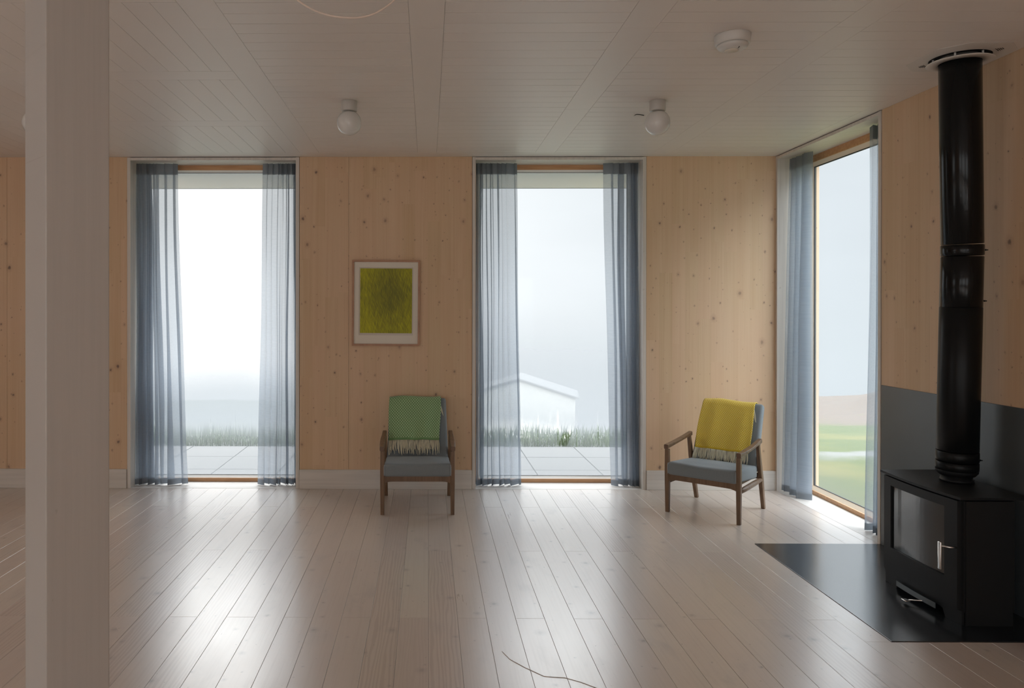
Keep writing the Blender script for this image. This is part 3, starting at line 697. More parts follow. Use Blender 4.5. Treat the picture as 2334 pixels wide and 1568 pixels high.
# ------------------------------------------------------------------ curtains
def curtain(label, axis, base, e_top, e_bot, nf, seed, amp=0.045, dense=1.0, overlap=0.75, flip=1, lift=0.0, bulge=0.0):
    """axis 0: runs in x at y=base; axis 1: runs in y at x=base. e_*: (wall edge, open edge). dense>1 packs folds at the wall edge."""
    rg = random.Random(seed); mid = (e_top[0] + e_top[1]) / 2
    root = empty('curtain', (mid, base, 0) if axis == 0 else (base, mid, 0), label=label, cat='curtain', group='sheer blue-grey curtains at the windows')
    ph = [rg.uniform(0, 6.28) for _ in range(6)]; zt, zb = 3.018, 0.010 + lift
    cw = []
    for i in range(nf):
        u = (i + 0.5) / nf; cw.append((0.35 + u ** (dense - 0.4) * dense) * rg.uniform(0.5, 1.6))
    tw = sum(cw); cw = [c / tw for c in cw]
    st_ = [sum(cw[:i]) for i in range(nf + 1)]
    ov = [overlap * (1.45 - 1.05 * ((i + 0.5) / nf)) * rg.uniform(0.35, 1.35) / (cw[i] * nf) ** 0.5 for i in range(nf)]; ov[-1] = 0.25
    aa = [rg.uniform(0.6, 1.15) for _ in range(nf + 1)]; fp_ = [rg.uniform(0, 6.28) for _ in range(nf + 1)]; fq = [rg.uniform(1.5, 3.6) for _ in range(nf + 1)]
    NS = 2 * nf - 1
    def P(s, z):
        t = (zt - z) / (zt - zb)                       # 0 top 1 bottom
        w0 = e_top[0] + (e_bot[0] - e_top[0]) * t; w1 = e_top[1] + (e_bot[1] - e_top[1]) * (t ** 1.25)
        def ctrl(k):                                   # turning points of the folded cloth
            i = k // 2
            wob = 0.22 * t * sin(fp_[i] + fq[i] * t) * cw[min(i, nf - 1)]
            if k % 2 == 0: return (st_[i] + (wob if i else 0), -aa[i])
            if k >= NS: return (1.0, aa[min(i + 1, nf)] * 0.4)
            o_ = ov[i] * (0.75 + 0.45 * sin(fp_[i + 1] + fq[i] * t * 1.3) * min(1, t * 3 + .2))
            return (min(st_[i] + cw[i] * (1 + o_) + wob, 0.985), aa[i])
        k = min(s * NS, NS - 1e-6); ki = int(k); f = k - ki
        a_, b_ = ctrl(ki), ctrl(ki + 1)
        e_ = f * f * (3 - 2 * f); mxs = 0.55 * e_ + 0.45 * f
        q = a_[0] + (b_[0] - a_[0]) * e_; yo = a_[1] + (b_[1] - a_[1]) * mxs
        off = amp * yo * (0.50 + 0.55 * t)
        run = w0 + (w1 - w0) * q + 0.0035 * sin(9 * t + ph[4] + 6 * s)
        off += 0.006 * t * sin(5 * t + ph[2] + 8 * s) + bulge * t
        return (run, base + flip * off, z) if axis == 0 else (base + flip * off, run, z)
    nu = NS * 12
    def part(name, z1, z0, nv, mat, par, dz=None):
        m = MB()
        def fn(i, j):
            z = z1 + (z0 - z1) * j
            p = list(P(i, z))
            if dz: p[2] += dz(i, j)
            return p
        m.grid(fn, nu, nv)
        o = m.build(name, mat, root); sd = None
        return o
    hem = lambda i, j: 0.006 * sin(2 * pi * nf * i * 0.5 + ph[5])
    part('panel', 2.915, 0.062 + lift, 26, 'sheer', root, lambda i, j: hem(i, j) * (1 if j > 0.99 else 0))
    part('header', zt, 2.915, 3, 'sheer_band', root)
    part('hem', 0.062 + lift, zb, 2, 'sheer_band', root, hem)
    return root
YC = 6.915
curtain('sheer grey curtain at the left edge of the left window', 0, YC, (-2.735, -2.352), (-2.742, -2.255), 10, 11, 0.042, 1.7, 0.95)
curtain('sheer grey curtain at the right edge of the left window', 0, YC, (-1.222, -1.548), (-1.218, -1.598), 11, 23, 0.036, 1.15, 0.62)
curtain('sheer grey curtain at the left edge of the middle window', 0, YC, (0.448, 0.835), (0.450, 0.880), 11, 31, 0.036, 1.1, 0.62)
curtain('sheer grey curtain at the right edge of the middle window', 0, YC, (1.962, 1.640), (1.968, 1.722), 9, 47, 0.045, 1.6, 1.1)
XCU = XR + 0.125
curtain('sheer grey curtain in the room corner, at the far edge of the side window', 1, XCU, (6.735, 6.415), (6.745, 6.375), 5, 53, 0.075, 1.2, bulge=-0.035, overlap=0.35)
curtain('sheer grey curtain next to the stove, at the near edge of the side window', 1, XCU, (5.275, 5.58), (5.272, 5.62), 7, 61, 0.05, 1.2, 0.9)

# ------------------------------------------------------------------ ceiling lamps
def lamp(x, y, label):
    r = empty('ceiling_lamp', (x, y, H), label=label, cat='lamp', group='opal globe ceiling lamps')
    m = MB(); m.lathe((0, 0, 0), [(0.0, 0), (0.052, 0), (0.0535, -0.003), (0.0525, -0.064), (0.050, -0.068), (0.0, -0.068)], 40); m.build('lamp_base', 'ceramic', r, True)
    m = MB(); R = 0.083; c = -0.145; a0 = math.acos(0.049 / R)
    pr = []
    for i in range(25):
        a = a0 - (a0 + pi / 2) * i / 24; pr.append((R * cos(a), c + R * sin(a)))
    m.lathe((0, 0, 0), [(0.0, pr[0][1])] + pr, 48); m.build('globe', 'opal', r, True)
    return r
lamp(-0.530, 4.979, 'white globe ceiling lamp above the framed picture')
lamp(1.547, 4.990, 'white globe ceiling lamp with a bit of wire beside it')
lamp(-2.655, 4.97, 'white globe ceiling lamp mostly hidden behind the timber post')
m = MB(); m.tube([(1.478, 5.300, H - 0.016), (1.486, 5.303, H - 0.010), (1.500, 5.310, H - 0.005), (1.525, 5.325, H - 0.0028), (1.56, 5.345, H - 0.0026)], 0.0026, 6)
r = m.build('wire_hook', 'dark'); tag(r, 'short bent dark wire hanging from the ceiling beside the right globe lamp', 'wire')
m = MB(); m.lathe((1.4775, 5.30, H - 0.014), [(0, 0), (0.0042, -0.001), (0.0042, -0.007), (0, -0.008)], 12); m.build('wire_clip', 'white_plastic', r)

# ------------------------------------------------------------------ smoke detector
r = empty('smoke_detector', (1.561, 3.80, H), label='round white smoke detector on the ceiling', cat='smoke detector')
m = MB(); m.lathe((0, 0, 0), [(0, 0), (0.087, 0), (0.088, -0.004), (0.084, -0.044), (0.080, -0.047), (0, -0.047)], 56); m.build('base', 'white_plastic', r, True)
m = MB(); m.lathe((0, 0, 0), [(0, -0.047), (0.074, -0.047), (0.076, -0.055), (0.068, -0.065), (0.058, -0.071), (0.044, -0.075), (0.0, -0.075)], 56); m.build('cover', 'white_plastic', r, True)
m = MB(); m.lathe((-0.004, 0.004, 0), [(0.0, -0.075), (0.033, -0.075), (0.032, -0.078), (0, -0.078)], 40); m.build('test_button', 'mat_board', r, True)
m = MB(); m.box((0.012, -0.052, -0.0765), (0.0145, -0.036, -0.066)); m.build('slot', 'dark', r, True)

# ------------------------------------------------------------------ swagged cable at the top of the photo
pts = []
for i in range(41):
    t = i / 40; x = -0.66 + 0.66 * t; y = 2.90 + 0.05 * t
    z = H - 0.25 * (1 - abs(2 * t - 1) ** 2.2) - 0.004 * sin(11 * t)
    pts.append((x, y, z))
m = MB(); m.tube(pts, 0.0038, 8)
c = m.build('hanging_cable', 'cable'); tag(c, 'pale cable looping down from the ceiling at the top edge', 'cable')
for p in (pts[0], pts[-1]):
    m = MB(); m.lathe((p[0], p[1], H), [(0, 0), (0.012, 0), (0.010, -0.012), (0, -0.012)], 20)
    m.build('cable_clip', 'white_plastic', c)

# ------------------------------------------------------------------ framed picture
pr = empty('framed_picture', (-0.382, YB, 1.7095), label='framed yellow-green scribbled drawing on the pine wall above the left chair', cat='picture')
pr.rotation_euler = (0, radians(0.35), 0)
w, h = 0.311, 0.3935; t = 0.018; D = 0.028
m = MB()
m.box((-w, -D, -h), (w, 0, -h + t), bev=.001); m.box((-w, -D, h - t), (w, 0, h), bev=.001); m.box((-w, -D, -h + t), (-w + t, 0, h - t), bev=.001); m.box((w - t, -D, -h + t), (w, 0, h - t), bev=.001); m.box((-w + .004, -.006, -h + .004), (w - .004, -.001, h - .004))
m.build('frame', 'pic_frame', pr, True)
aw0, aw1, ah0, ah1 = -0.238, 0.239, -0.277, 0.317
m = MB(); q = 0.010; zz = -0.018
m.box((-w + t, zz, -h + t), (w - t, zz + .004, ah0 - q * 2)); m.box((-w + t, zz, ah1 + q), (w - t, zz + .004, h - t)); m.box((-w + t, zz, ah0 - q * 2), (aw0 - q, zz + .004, ah1 + q)); m.box((aw1 + q, zz, ah0 - q * 2), (w - t, zz + .004, ah1 + q))
m.build('mount', 'mat_board', pr, True)
m = MB(); m.box((-w + t + .01, -.0125, -h + t + .01), (w - t - .01, -.010, h - t - .01)); m.build('backing_paper', 'paper', pr, True)
m = MB(); m.box((aw0, -.0145, ah0), (aw1, -.0126, ah1)); m.build('drawing', 'art', pr, True)

# ------------------------------------------------------------------ armchairs
def chair_parts(root):
    hw = 0.282
    # front legs
    for s in (-1, 1):
        m = MB()
        m.sweep([(s * hw, -0.302, 0), (s * hw, -0.303, 0.25), (s * hw, -0.305, 0.34), (s * hw, -0.306, 0.512)], [(0.031, 0.034), (0.037, 0.042), (0.037, 0.041), (0.034, 0.037)], up=(0, 1, 0), e=0.35)
        m.build('leg', 'walnut', root, True)
    for s in (-1, 1):
        m = MB()
        m.sweep([(s * hw * 0.985, 0.312, 0), (s * hw, 0.235, 0.25), (s * hw, 0.19, 0.40), (s * hw, 0.150, 0.565)], [(0.030, 0.036), (0.034, 0.048), (0.032, 0.044), (0.028, 0.034)], up=(0, 1, 0), e=0.35)
        m.build('leg', 'walnut', root, True)
    # armrests
    for s in (-1, 1):
        m = MB(); pts = []; sec = []
        for i in range(13):
            t = i / 12; y = -0.3255 + 0.5155 * t
            z = 0.533 + 0.046 * t - 0.004 * sin(pi * t)
            pts.append((s * (hw + 0.004 + 0.004 * sin(pi * t)), y, z))
            sec.append((0.035 + 0.010 * sin(pi * min(1, t * 1.15)) ** 1.2 if t < .87 else 0.036, 0.037 - 0.014 * sin(pi * t)))
        m.sweep(pts, sec, e=0.4); ar = m.build('armrest', 'walnut', root, True)
        m = MB(); m.box((s * (hw + .004) - 0.0152, -0.3275, 0.514), (s * (hw + .004) + 0.0152, -0.3250, 0.550), bev=0.001); m.build('end_grain', 'walnut_end', ar, True)
    # front rail, arched underneath
    m = MB(); N = 20; vs = []; fs = []
    for i in range(N + 1):
        t = i / N; x = -hw + 2 * hw * t; e = min(t, 1 - t)
        zb = 0.268 - 0.020 * max(0, 1 - e / 0.14) ** 2; zt = 0.312
        vs += [(x, -0.318, zb), (x, -0.318, zt), (x, -0.296, zt), (x, -0.296, zb)]
    for i in range(N):
        for k in range(4): fs.append((i * 4 + k, i * 4 + (k + 1) % 4, (i + 1) * 4 + (k + 1) % 4, (i + 1) * 4 + k))
    m.add(vs, fs); m.build('front_rail', 'walnut', root, True)
    m = MB(); m.sweep([(-hw, 0.225, 0.285), (hw, 0.225, 0.285)], [(0.022, 0.05)] * 2, e=.4); m.build('rear_rail', 'walnut', root, True)
    for s in (-1, 1):
        m = MB(); m.tube([(s * hw, -0.30, 0.247), (s * hw, -0.15, 0.249), (s * hw, 0.05, 0.252), (s * hw, 0.235, 0.256)], [0.017, 0.021, 0.021, 0.017], 14); m.build('side_rail', 'walnut', root, True)
    m = MB(); m.box((-0.255, -0.295, 0.278), (0.255, 0.20, 0.292)); m.build('seat_board', 'walnut', root, True)
    # seat cushion
    def sf(c):
        t = (c.y + 0.255) / 0.51                      # 0 front 1 back
        zoff = 0.052 + c.z
        crown = 0.018 * (1 - (c.x / 0.278) ** 2) * sin(pi * min(1, max(0, t))) if c.z > 0 else 0
        x = c.x * (1 - 0.012 * abs(sin(pi * t)))
        dip = -0.010 * max(0, 1 - abs(c.x) / 0.22) if (c.z > 0 and t < 0.25) else 0
        return Vector((x, -0.08 + c.y, 0.362 - 0.040 * t + c.z + crown + dip * 0.6))
    bm = cushion(0.545, 0.51, 0.105, 0.022, sf); m = MB(); m.bm(bm, smooth=True); cu = m.build('seat_cushion', 'grey_fabric', root, True)
    for s in (-1, 1):
        m = MB(); m.tube([(s * .268, -.330, .318), (s * .2685, -.335, .345), (s * .2685, -.335, .385), (s * .266, -.330, .405)], 0.0022, 6)
        m.build('piping', 'piping', cu, True)
    # backrest
    def bf(c):   # c.x width, c.y thickness, c.z height (0 bottom .. ) local to panel
        t = (c.z + 0.29) / 0.58
        wd = 1.0 - 0.055 * t
        hollow = 0.012 * (1 - (c.x / 0.26) ** 2) if c.y < 0 else 0.0
        y = c.y * (1.0 - 0.12 * t) - (0.010 * sin(pi * t) if c.y < 0 else 0) + hollow
        up = Vector((0, 0.415, 0.910)); nb = Vector((0, 0.910, -0.415))
        return Vector((c.x * wd, 0, 0)) + Vector((0, 0.140, 0.335)) + up * (c.z + 0.29) + nb * (y + 0.038)
    bm = bmesh.new(); bmesh.ops.create_cube(bm, size=1)
    for v in bm.verts: v.co = Vector((v.co.x * 0.535, v.co.y * 0.075, v.co.z * 0.58))
    bmesh.ops.bevel(bm, geom=bm.edges[:], offset=0.024, segments=4, affect='EDGES', profile=0.5)
    for ax, n_, L in ((0, 10, .535), (2, 10, .58)):
        for i in range(1, n_):
            co = Vector((0, 0, 0)); co[ax] = -L / 2 + .024 + (L - .048) * i / n_; no = Vector((0, 0, 0)); no[ax] = 1
            bmesh.ops.bisect_plane(bm, geom=bm.verts[:] + bm.edges[:] + bm.faces[:], plane_co=co, plane_no=no)
    for v in bm.verts: v.co = bf(v.co.copy())
    m = MB(); m.bm(bm, smooth=True); m.build('backrest', 'grey_fabric', root, True)

def copy_tree(o, parent=None):
    c = o.copy(); COL.objects.link(c); c.parent = parent
    for ch in list(o.children): copy_tree(ch, c)
    return c
ch1 = empty('armchair', (-0.084, 6.238, 0), radians(0.7), 'grey upholstered wooden armchair with green blanket, under the framed picture', 'armchair', 'grey mid-century armchairs')
chair_parts(ch1)
bpy.context.view_layer.update()
ch2 = copy_tree(ch1); ch2.location = (2.375, 6.098, 0); ch2.rotation_euler = (0, 0, radians(-40.8))
ch2['label'] = 'grey upholstered wooden armchair with yellow blanket, turned at an angle in the corner'

# ------------------------------------------------------------------ blankets
def blanket(name_mat, at, x0, x1, skew, hemz, seed, label, back=0.34, rip=0.006, sideway=1):
    rg = random.Random(seed)
    root = empty('throw_blanket', (at.location.x, at.location.y, 0), at.rotation_euler.z, label, 'blanket')
    up = Vector((0, 0.415, 0.910)); nb = Vector((0, 0.910, -0.415)); base = Vector((0, 0.140, 0.335))
    topH = 0.58; th_ = 0.075; off = 0.012
    Lf = (0.335 + 0.91 * topH - hemz) / 0.91
    # profile path: distances along; front -> over -> back
    R = 0.040
    def path(d):
        if d < Lf - R:
            h = topH - Lf + d; return base + up * h + nb * (-off - 0.002 - 0.010 * sin(pi * (h / topH)))
        d2 = d - (Lf - R); arc = pi * (th_ / 2 + off)
        if d2 < arc:
            a = d2 / (th_ / 2 + off); c = base + up * (topH - R) + nb * (th_ / 2)
            return c + nb * (-(th_ / 2 + off + .002) * cos(a)) + up * ((R + off) * sin(a))
        d3 = d2 - arc
        return base + up * (topH - R - d3 * 0.985) + nb * (th_ + off - .002 + 0.004)
    tot = Lf - R + pi * (th_ / 2 + off) + back
    ph = [rg.uniform(0, 6.28) for _ in range(5)]
    def P(u, v):
        d = v * tot; p = path(d)
        f = min(1.0, d / max(Lf, .01)); fr = 1 - f
        x = x0 + (x1 - x0) * u + skew * fr + 0.005 * sin(9 * v + ph[4]) * (u - 0.5) * 2
        pn = path(min(d + .01, tot)); tn = (pn - p).normalized() if (pn - p).length > 1e-6 else up
        nrm = Vector((0, -tn.z, tn.y)) if d < Lf else Vector((0, -tn.z, tn.y))
        wv = rip * (sin(14 * u + ph[0] + 2 * v) + 0.7 * sin(23 * u + ph[1] - 3 * v)) * (0.25 + 0.9 * fr ** 1.3)
        wv += 0.010 * fr + 0.004 * sin(5 * u + ph[2])
        top = math.exp(-((d - Lf) / 0.06) ** 2)
        q = p + nrm * (wv * (1 - 0.6 * top)); q.x += x
        q.z += 0.006 * top * sin(7 * u + ph[3])
        return q
    m = MB()
    m.grid(lambda u, v: P(u, v), 44, 80, lambda u, v: (u * (x1 - x0), v * tot))
    o = m.build('cloth', name_mat, root, True)
    sd = o.modifiers.new('thickness', 'SOLIDIFY'); sd.thickness = 0.007; sd.offset = 1.0
    # fringe strands
    m = MB(); N = 62
    for layer in range(2):
        for k in range(N):
            u = (k + 0.5 + rg.uniform(-.3, .3)) / N
            if layer and rg.random() < 0.35: continue
            p = P(u, 0.0) + Vector((0, -0.003 + 0.004 * layer, 0.002)); L = rg.uniform(0.078, 0.098) + (0.040 if layer else 0)
            dx = rg.uniform(-0.010, 0.010); pts = []
            for i in range(6):
                t = i / 5; pts.append(p + Vector((dx * t * t + .002 * sin(7 * t + k), -0.43 * L * t * 0.9 - 0.002 * (1 - t), -0.9 * L * t)))
            m.tube(pts, [0.0028, 0.0034, 0.0034, 0.0033, 0.0031, 0.0022], 5)
    m.build('fringe', 'fringe', root, True); m = MB()
    # a few strands of the back end, peeping out at the side
    for k in range(5):
        p = path(Lf - R + pi * (th_ / 2 + off) + 0.02) if False else base + up * (topH - 0.060 - 0.012 * k) + nb * (-0.016)
        p = p + Vector(((x1 - 0.006) if sideway > 0 else x0 + .006, 0, 0)); pts = []
        for i in range(6):
            t = i / 5; pts.append(p + Vector((sideway * (0.020 * t + 0.002 * k * t), -0.43 * 0.06 * t, -0.06 * t)))
        m.tube(pts, 0.0024, 5)
    m.build('fringe', 'fringe', root, True)
    return root
blanket('green', ch1, -0.248, 0.205, -0.012, 0.500, 5, 'green dotted wool blanket with cream fringe draped over the left chair')
blanket('yellow', ch2, -0.240, 0.200, 0.004, 0.455, 9, 'yellow dotted wool blanket with cream fringe draped over the corner chair')

# ------------------------------------------------------------------ hearth, splash plate
m = MB(); m.box((HX0 + .001, HY0 + .001, -0.018), (XR - .001, HY1 - .001, 0.0035), bev=0.0008)
tag(m.build('hearth_plate', 'hearth'), 'black steel hearth plate on the floor under the stove', 'hearth')
m = MB(); m.box((XR - 0.006, 3.30, 0.004), (XR - 0.0005, W3[0] - 0.010, 1.122), bev=0.0008)
tag(m.build('splash_plate', 'splash'), 'dark grey steel sheet fixed to the wall behind the stove', 'wall plate')

# ------------------------------------------------------------------ wood stove (front faces -x)
SY0, SY1 = 3.865, 4.530; SX = 2.785; SB = 3.06
st = empty('wood_stove', (2.92, 4.2, 0.0035), label='black wood-burning stove with a glass door on the steel plate', cat='stove')
def bow(y, b=0.022): return -b * (1 - ((y - (SY0 + SY1) / 2) / ((SY1 - SY0) / 2)) ** 2)
def bowed_panel(m, ya, yb, za, zb, x_out, thick, n=14, b=0.022):
    vs = []; fs = []
    for i in range(n + 1):
        y = ya + (yb - ya) * i / n; x = x_out + bow(y, b)
        vs += [(x, y, za), (x, y, zb), (x + thick, y, zb), (x + thick, y, za)]
    for i in range(n):
        for k in range(4): fs.append((i * 4 + k, (i + 1) * 4 + k, (i + 1) * 4 + (k + 1) % 4, i * 4 + (k + 1) % 4))
    fs += [(0, 1, 2, 3), tuple(n * 4 + k for k in (3, 2, 1, 0))]
    m.add(vs, fs)
def front_poly(y0, y1, x, xb, n=14):
    p = [(x + bow(y0 + (y1 - y0) * i / n), y0 + (y1 - y0) * i / n) for i in range(n + 1)]
    return p + [(xb, y1), (xb, y0)]
m = MB(); m.prism(front_poly(SY0 + .008, SY1 - .008, SX + 0.012, SB), 0.07, 0.652); m.build('body', 'black_steel', st)
m = MB(); m.prism(front_poly(SY0 - .004, SY1 + .012, SX - 0.016, 3.135), 0.660, 0.6735); m.build('top_plate', 'black_steel', st)
m = MB()
yL, yR = 3.888, 4.506; z0, z1 = 0.082, 0.650; gy0, gy1, gz0, gz1 = 3.972, 4.430, 0.232, 0.602; xo = SX - 0.010
bowed_panel(m, yL, gy0, z0, z1, xo, 0.022, 6); bowed_panel(m, gy1, yR, z0, z1, xo, 0.022, 6)
bowed_panel(m, gy0, gy1, gz1, z1, xo, 0.022); bowed_panel(m, gy0, gy1, z0, gz0, xo, 0.022)
dr = m.build('door', 'black_steel', st)
m = MB(); bowed_panel(m, gy0 - .004, gy1 + .004, gz0 - .004, gz1 + .004, xo + 0.010, 0.006); m.build('door_glass', 'stove_glass', dr)
m = MB(); m.box((2.706, 3.918, 0.278), (2.716, 3.943, 0.424), bev=.003, seg=2)
m.tube([(2.714, 3.93, 0.402), (2.722, 3.915, 0.404), (2.738, 3.897, 0.404), (2.775, 3.893, 0.404)], 0.0055, 10)
m.build('door_handle', 'chrome', dr)
# side cheeks with a slit to the door
m = MB(); m.box((SX + 0.018, SY0, 0.0038), (3.045, SY0 + .010, 0.652)); m.box((SX + .018, SY1 - .010, 0.0038), (3.045, SY1, .652)); m.box((3.045, SY0 + .03, 0.0038), (SB, SY1 - .03, .652)); m.build('side_panel', 'black_steel', st)
# plinth with arch
m = MB(); ay0, ay1 = 3.985, 4.395; N = 22
for (ya, yb) in ((SY0 + .012, ay0), (ay1, SY1 - .012)): bowed_panel(m, ya, yb, 0.0038, 0.076, SX + .006, 0.012, 4)
vs = []; fs = []
for i in range(N + 1):
    t = i / N; y = ay0 + (ay1 - ay0) * t; e = min(t, 1 - t) * (ay1 - ay0)
    z = 0.004 + 0.046 * (1 - max(0, 1 - e / 0.035) ** 2) ** 0.5 if e < .035 else 0.050
    x = SX + .006 + bow(y); vs += [(x, y, z), (x, y, .076), (x + .012, y, .076), (x + .012, y, z)]
for i in range(N):
    for k in range(4): fs.append((i * 4 + k, (i + 1) * 4 + k, (i + 1) * 4 + (k + 1) % 4, i * 4 + (k + 1) % 4))
m.add(vs, fs); m.build('plinth', 'black_steel', st)
m = MB(); bowed_panel(m, 4.03, 4.36, 0.030, 0.060, SX - .014, 0.004, 8)
m.build('ash_lip', 'splash', st)
m = MB(); m.tube([(2.80, 4.10, 0.042), (2.745, 4.135, 0.030), (2.700, 4.165, 0.022)], 0.004, 8); m.box((2.672, 4.150, 0.016), (2.702, 4.190, 0.023), bev=.003, seg=2)
m.build('air_lever', 'chrome', st)

# ------------------------------------------------------------------ flue pipe
FB = Vector((3.014, 4.232)); FM = Vector((3.012, 4.190)); FT = Vector((2.962, 4.142)); ZM = 1.985
fp = empty('flue_pipe', (FB.x, FB.y, 0.677), label='tall black stove flue pipe rising to the ceiling', cat='flue')
def seg(name, c0, z0, c1, z1, prof, mat):
    m = MB(); ax = Vector((c1.x - c0.x, c1.y - c0.y, z1 - z0)); L = ax.length
    m.lathe((c0.x, c0.y, z0), [(r_, h_ * L) for r_, h_ in prof], 64, axis=ax); return m.build(name, mat, fp)
seg('collar', FB, 0.677, FB, 0.735, [(0, 0), (0.082, 0), (0.082, 0.22), (0.074, 0.24), (0.074, 1), (0, 1)], 'black_steel')
def at(z): 
    t = (z - .71) / (ZM - .71); return FB.lerp(FM, t) if t <= 1 else FM.lerp(FT, (z - ZM) / (H - ZM))
def pipe(name, z0, z1, r, mat, e=0.004):
    c0, c1 = at(z0), at(z1); L = z1 - z0
    return seg(name, c0, z0, c1, z1, [(r - .012, 0), (r - e, 0.0), (r, e / L), (r, 1 - e / L), (r - e, 1), (r - .012, 1)], mat)
m = MB(); m.lathe((FB.x, FB.y, 0.712), [(0.05, 0.0), (0.086, 0), (0.1015, 0.018), (0.1015, 0.030)], 64); m.build('cone', 'black_steel', fp)
pipe('clamp_ring', 0.742, 0.790, 0.1035, 'flue_matt'); pipe('clamp_ring', 0.794, 0.850, 0.1035, 'flue_matt')
pipe('pipe_section', 0.853, 1.665, 0.1018, 'flue_matt', 0.002)
pipe('pipe_section', 1.665, 1.950, 0.1013, 'flue_black', 0.002)
pipe('clamp_ring', 1.954, 2.016, 0.1025, 'flue_black')
pipe('pipe_section', 2.020, H - 0.002, 0.1005, 'flue_black', 0.002)
for z in (1.985, 1.70, 0.80):
    c = at(z); m = MB(); m.tube([(c.x + 0.097, c.y - 0.03, z), (c.x + 0.110, c.y - .033, z)], 0.005, 8); m.tube([(c.x + .110, c.y - .033, z), (c.x + .118, c.y - .036, z)], 0.003, 8)
    m.build('clamp_screw', 'flue_matt', fp)

# ceiling vent around the flue
vt = empty('ceiling_vent', (FT.x, FT.y, H), label='white round vent plate where the flue meets the ceiling', cat='vent')
m = MB(); NP = 64; R0 = 0.142; vs = []; fs = []; zz = H - 0.004
def oc(a):
    c_, s_ = cos(a), sin(a); hx, hy = 0.215, 0.240
    return min(hx / max(abs(c_), 1e-6), hy / max(abs(s_), 1e-6), 0.245 / max(abs(c_) * .707 + abs(s_) * .707, 1e-6))
for i in range(NP):
    a = 2 * pi * i / NP; ro = oc(a)
    for rr, zq in ((R0, H + 0.004), (R0 + .005, H - 0.0045), (R0 + 0.014, H - 0.003), (ro, H - 0.0022), (ro, H - 0.0002)): vs.append((FT.x + rr * cos(a), FT.y + rr * sin(a), zq))
for i in range(NP):
    j = (i + 1) % NP
    for k in range(4): fs.append((i * 5 + k, j * 5 + k, j * 5 + k + 1, i * 5 + k + 1))
m.add(vs, fs); m.build('vent_plate', 'white_metal', vt)
m = MB(); m.lathe((FT.x, FT.y, H - 0.0012), [(0.101, 0), (R0 + .004, 0)], 64); m.build('vent_opening', 'dark', vt)
m = MB(); m.lathe((FT.x, FT.y, H - 0.030), [(0.103, 0.003), (0.157, 0.0035), (0.160, 0.0015), (0.157, -0.001), (0.102, -0.0015), (0.103, 0.003)], 72); m.build('ring_disc', 'white_metal', vt)
for k in range(6):
    a = radians(-75 + 60 * k); m = MB(); m.tube([(FT.x + .130 * cos(a), FT.y + .130 * sin(a), H - 0.029), (FT.x + .130 * cos(a), FT.y + .130 * sin(a), H - 0.003)], 0.0055, 10); m.build('spacer', 'white_metal', vt)
for sgn in (-1, 1):
    for k in range(4):
        a0 = radians(-52) if sgn > 0 else radians(128); R_ = 0.168 + 0.0085 * k; hwid = 0.16 - 0.028 * k; m = MB(); vs = []; fs = []; n_ = 8
        for i in range(n_ + 1):
            a = a0 - hwid + 2 * hwid * i / n_
            for rr in (R_, R_ + .0035): vs.append((FT.x + rr * cos(a), FT.y + rr * sin(a), H - 0.0040))
        for i in range(n_): fs.append((i * 2, i * 2 + 1, i * 2 + 3, i * 2 + 2))
        vs += [(v[0], v[1], v[2] + .001) for v in vs]; nn = (n_ + 1) * 2
        fs += [tuple(q + nn for q in f[::-1]) for f in fs]
        m.add(vs, fs); m.build('vent_slot', 'dark', vt)

# ------------------------------------------------------------------ thread on the floor
m = MB(); P0 = [(0.36, 3.56), (0.389, 3.48), (0.45, 3.40), (0.525, 3.32), (0.57, 3.313), (0.615, 3.309), (0.68, 3.27), (0.735, 3.222), (0.80, 3.15)]
m.tube([(x, y, 0.0012) for x, y in P0], 0.0010, 6)
tag(m.build('thread', 'thread_tan'), 'thin brown thread lying on the floorboards at the bottom edge', 'thread')

# ------------------------------------------------------------------ outdoors
m = MB(); SW = 0.655
xs = [1.757 + SW * k for k in range(-14, 4)]
ys = [8.895, 8.265, 7.605]; ys2 = [(8.265, 8.895), (7.61, 8.265), (TH + .03, 7.61)]
for a, b in zip(xs, xs[1:]):
    for c_, d_ in ys2: m.box((a + .004, c_ + .004, -0.10), (b - .004, d_ - .004, -0.002 - random.random() * .002), bev=0.003)
m.box((xs[0], TH, -.2), (xs[-1], 8.90, -.02))
tag(m.build('terrace_paving', 'concrete'), 'pale square concrete paving slabs outside the windows', 'paving', kind='structure')

def sstep(a, b, x): t = max(0, min(1, (x - a) / (b - a))); return t * t * (3 - 2 * t)
def height(x, y):
    yy = max(y, 0.01); u = x / max(yy, 4.0)
    west = -0.02 - 0.1137 * max(0, yy - 9.5)
    mid = -0.02 - 0.215 * max(0, yy - 9.6)
    east = -0.22 - 0.105 * max(0, yy - 9.5) + 0.0
    k1 = sstep(-0.14, 0.02, u); k2 = sstep(0.30, 0.44, u)
    h_ = west * (1 - k1) + mid * k1; h_ = h_ * (1 - k2) + east * k2
    h_ = max(h_, -12)
    if u > 0.35: h_ += 1.5 * sstep(0.56, 0.68, u) * sstep(15, 32, yy) + 0.45 * sstep(15, 30, yy) * mnoise.noise(Vector((x * .25, y * .25, 0)))
    h_ += 0.06 * mnoise.noise(Vector((x * 0.6, y * .6, 3))) * sstep(9.5, 14, yy)
    return h_
m = MB()
def row(v): return 8.90 + 52.0 * (v ** 1.8)
m.grid(lambda u, v: (lambda y: (-30 + 70 * u, y, height(-30 + 70 * u, y)))(row(v)), 140, 110)
m.grid(lambda u, v: (lambda x, y: (x, y, height(x, y)))(XR + 0.41 + 36.4 * u ** 1.5, -2 + 10.9 * v), 60, 30)
tag(m.build('pasture', 'pasture'), 'misty green pasture and brown hillside seen through the windows', 'field', kind='structure')
rg = random.Random(3); m = MB()
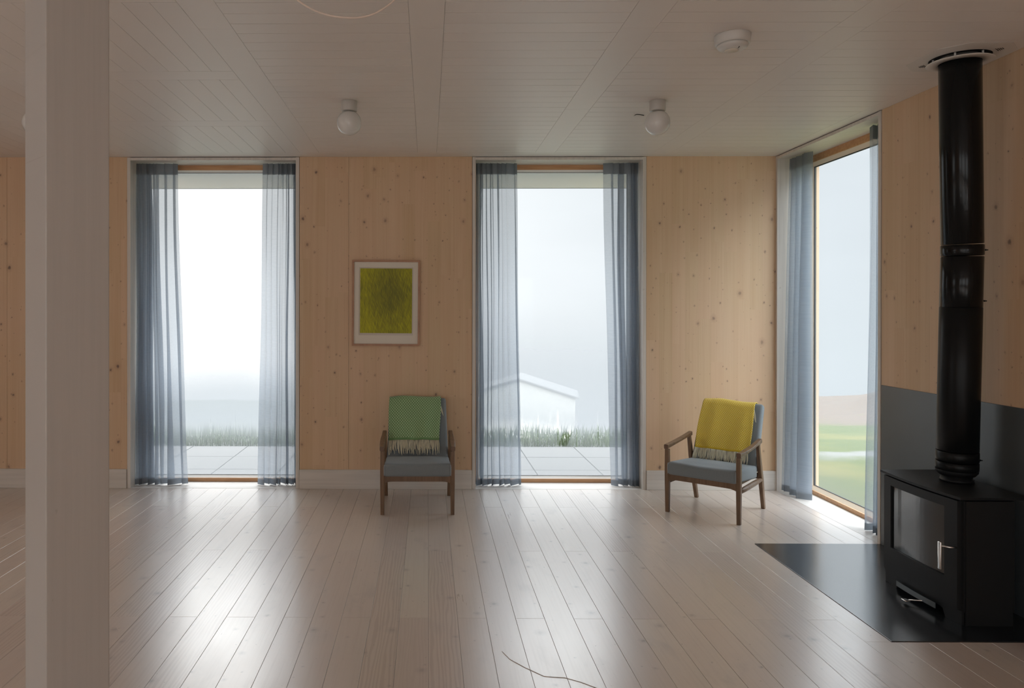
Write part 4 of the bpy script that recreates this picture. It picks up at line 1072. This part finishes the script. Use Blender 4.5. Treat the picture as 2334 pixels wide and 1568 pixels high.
for k in range(8500):
    x = rg.uniform(-4.6, 4.0); y = 8.93 + rg.random() ** 1.4 * 1.1; hgt = rg.uniform(0.05, 0.13) * (1.25 if rg.random() < .12 else 1); a = rg.uniform(0, pi); w_ = rg.uniform(.003, .006)
    lx, ly = rg.uniform(-.05, .05), rg.uniform(-.04, .04); dx, dy = cos(a) * w_, sin(a) * w_
    m.add([(x - dx, y - dy, -.05), (x + dx, y + dy, -.05), (x + dx * .6 + lx * .4, y + dy * .6 + ly * .4, hgt * .6), (x - dx * .6 + lx * .4, y - dy * .6 + ly * .4, hgt * .6), (x + lx, y + ly, hgt)], [(0, 1, 2, 3), (3, 2, 4)])
tag(m.build('grass_tufts', 'blade'), 'tall green grass growing along the edge of the terrace', 'grass', kind='stuff')

# white house in the mist, down the slope
hs = empty('white_house', (8.4, 62, -12), label='pale gabled house in the mist through the middle window', cat='house')
m = MB(); th = radians(10)
def hp(a, b, z): return (7.4 + a * cos(th) + b * sin(th), 60 + b * cos(th) - a * sin(th), z)
hwid, ez, az_, dl = 4.5, -5.40, -4.05, 5
vs = [hp(-hwid, 0, -12.5), hp(hwid, 0, -12.5), hp(hwid, 0, ez), hp(0, 0, az_), hp(-hwid, 0, ez), hp(-hwid, dl, -12.5), hp(hwid, dl, -12.5), hp(hwid, dl, ez), hp(0, dl, az_), hp(-hwid, dl, ez)]
m.add(vs, [(0, 1, 2, 3, 4), (6, 5, 9, 8, 7), (1, 6, 7, 2), (5, 0, 4, 9), (0, 5, 6, 1)]); m.build('walls', 'house_wall', hs)
m = MB()
for s in (-1, 1):
    o = 0.25; t_ = 0.12
    a = [hp(0, -o, az_ + .02), hp(s * (hwid + .3), -o, ez - .10), hp(s * (hwid + .3), dl + o, ez - .10), hp(0, dl + o, az_ + .02)]
    b = [(p[0], p[1], p[2] + t_) for p in a]
    m.add(a + b, [(0, 1, 2, 3), (7, 6, 5, 4), (0, 4, 5, 1), (1, 5, 6, 2), (2, 6, 7, 3), (3, 7, 4, 0)])
m.build('roof', 'house_roof', hs)
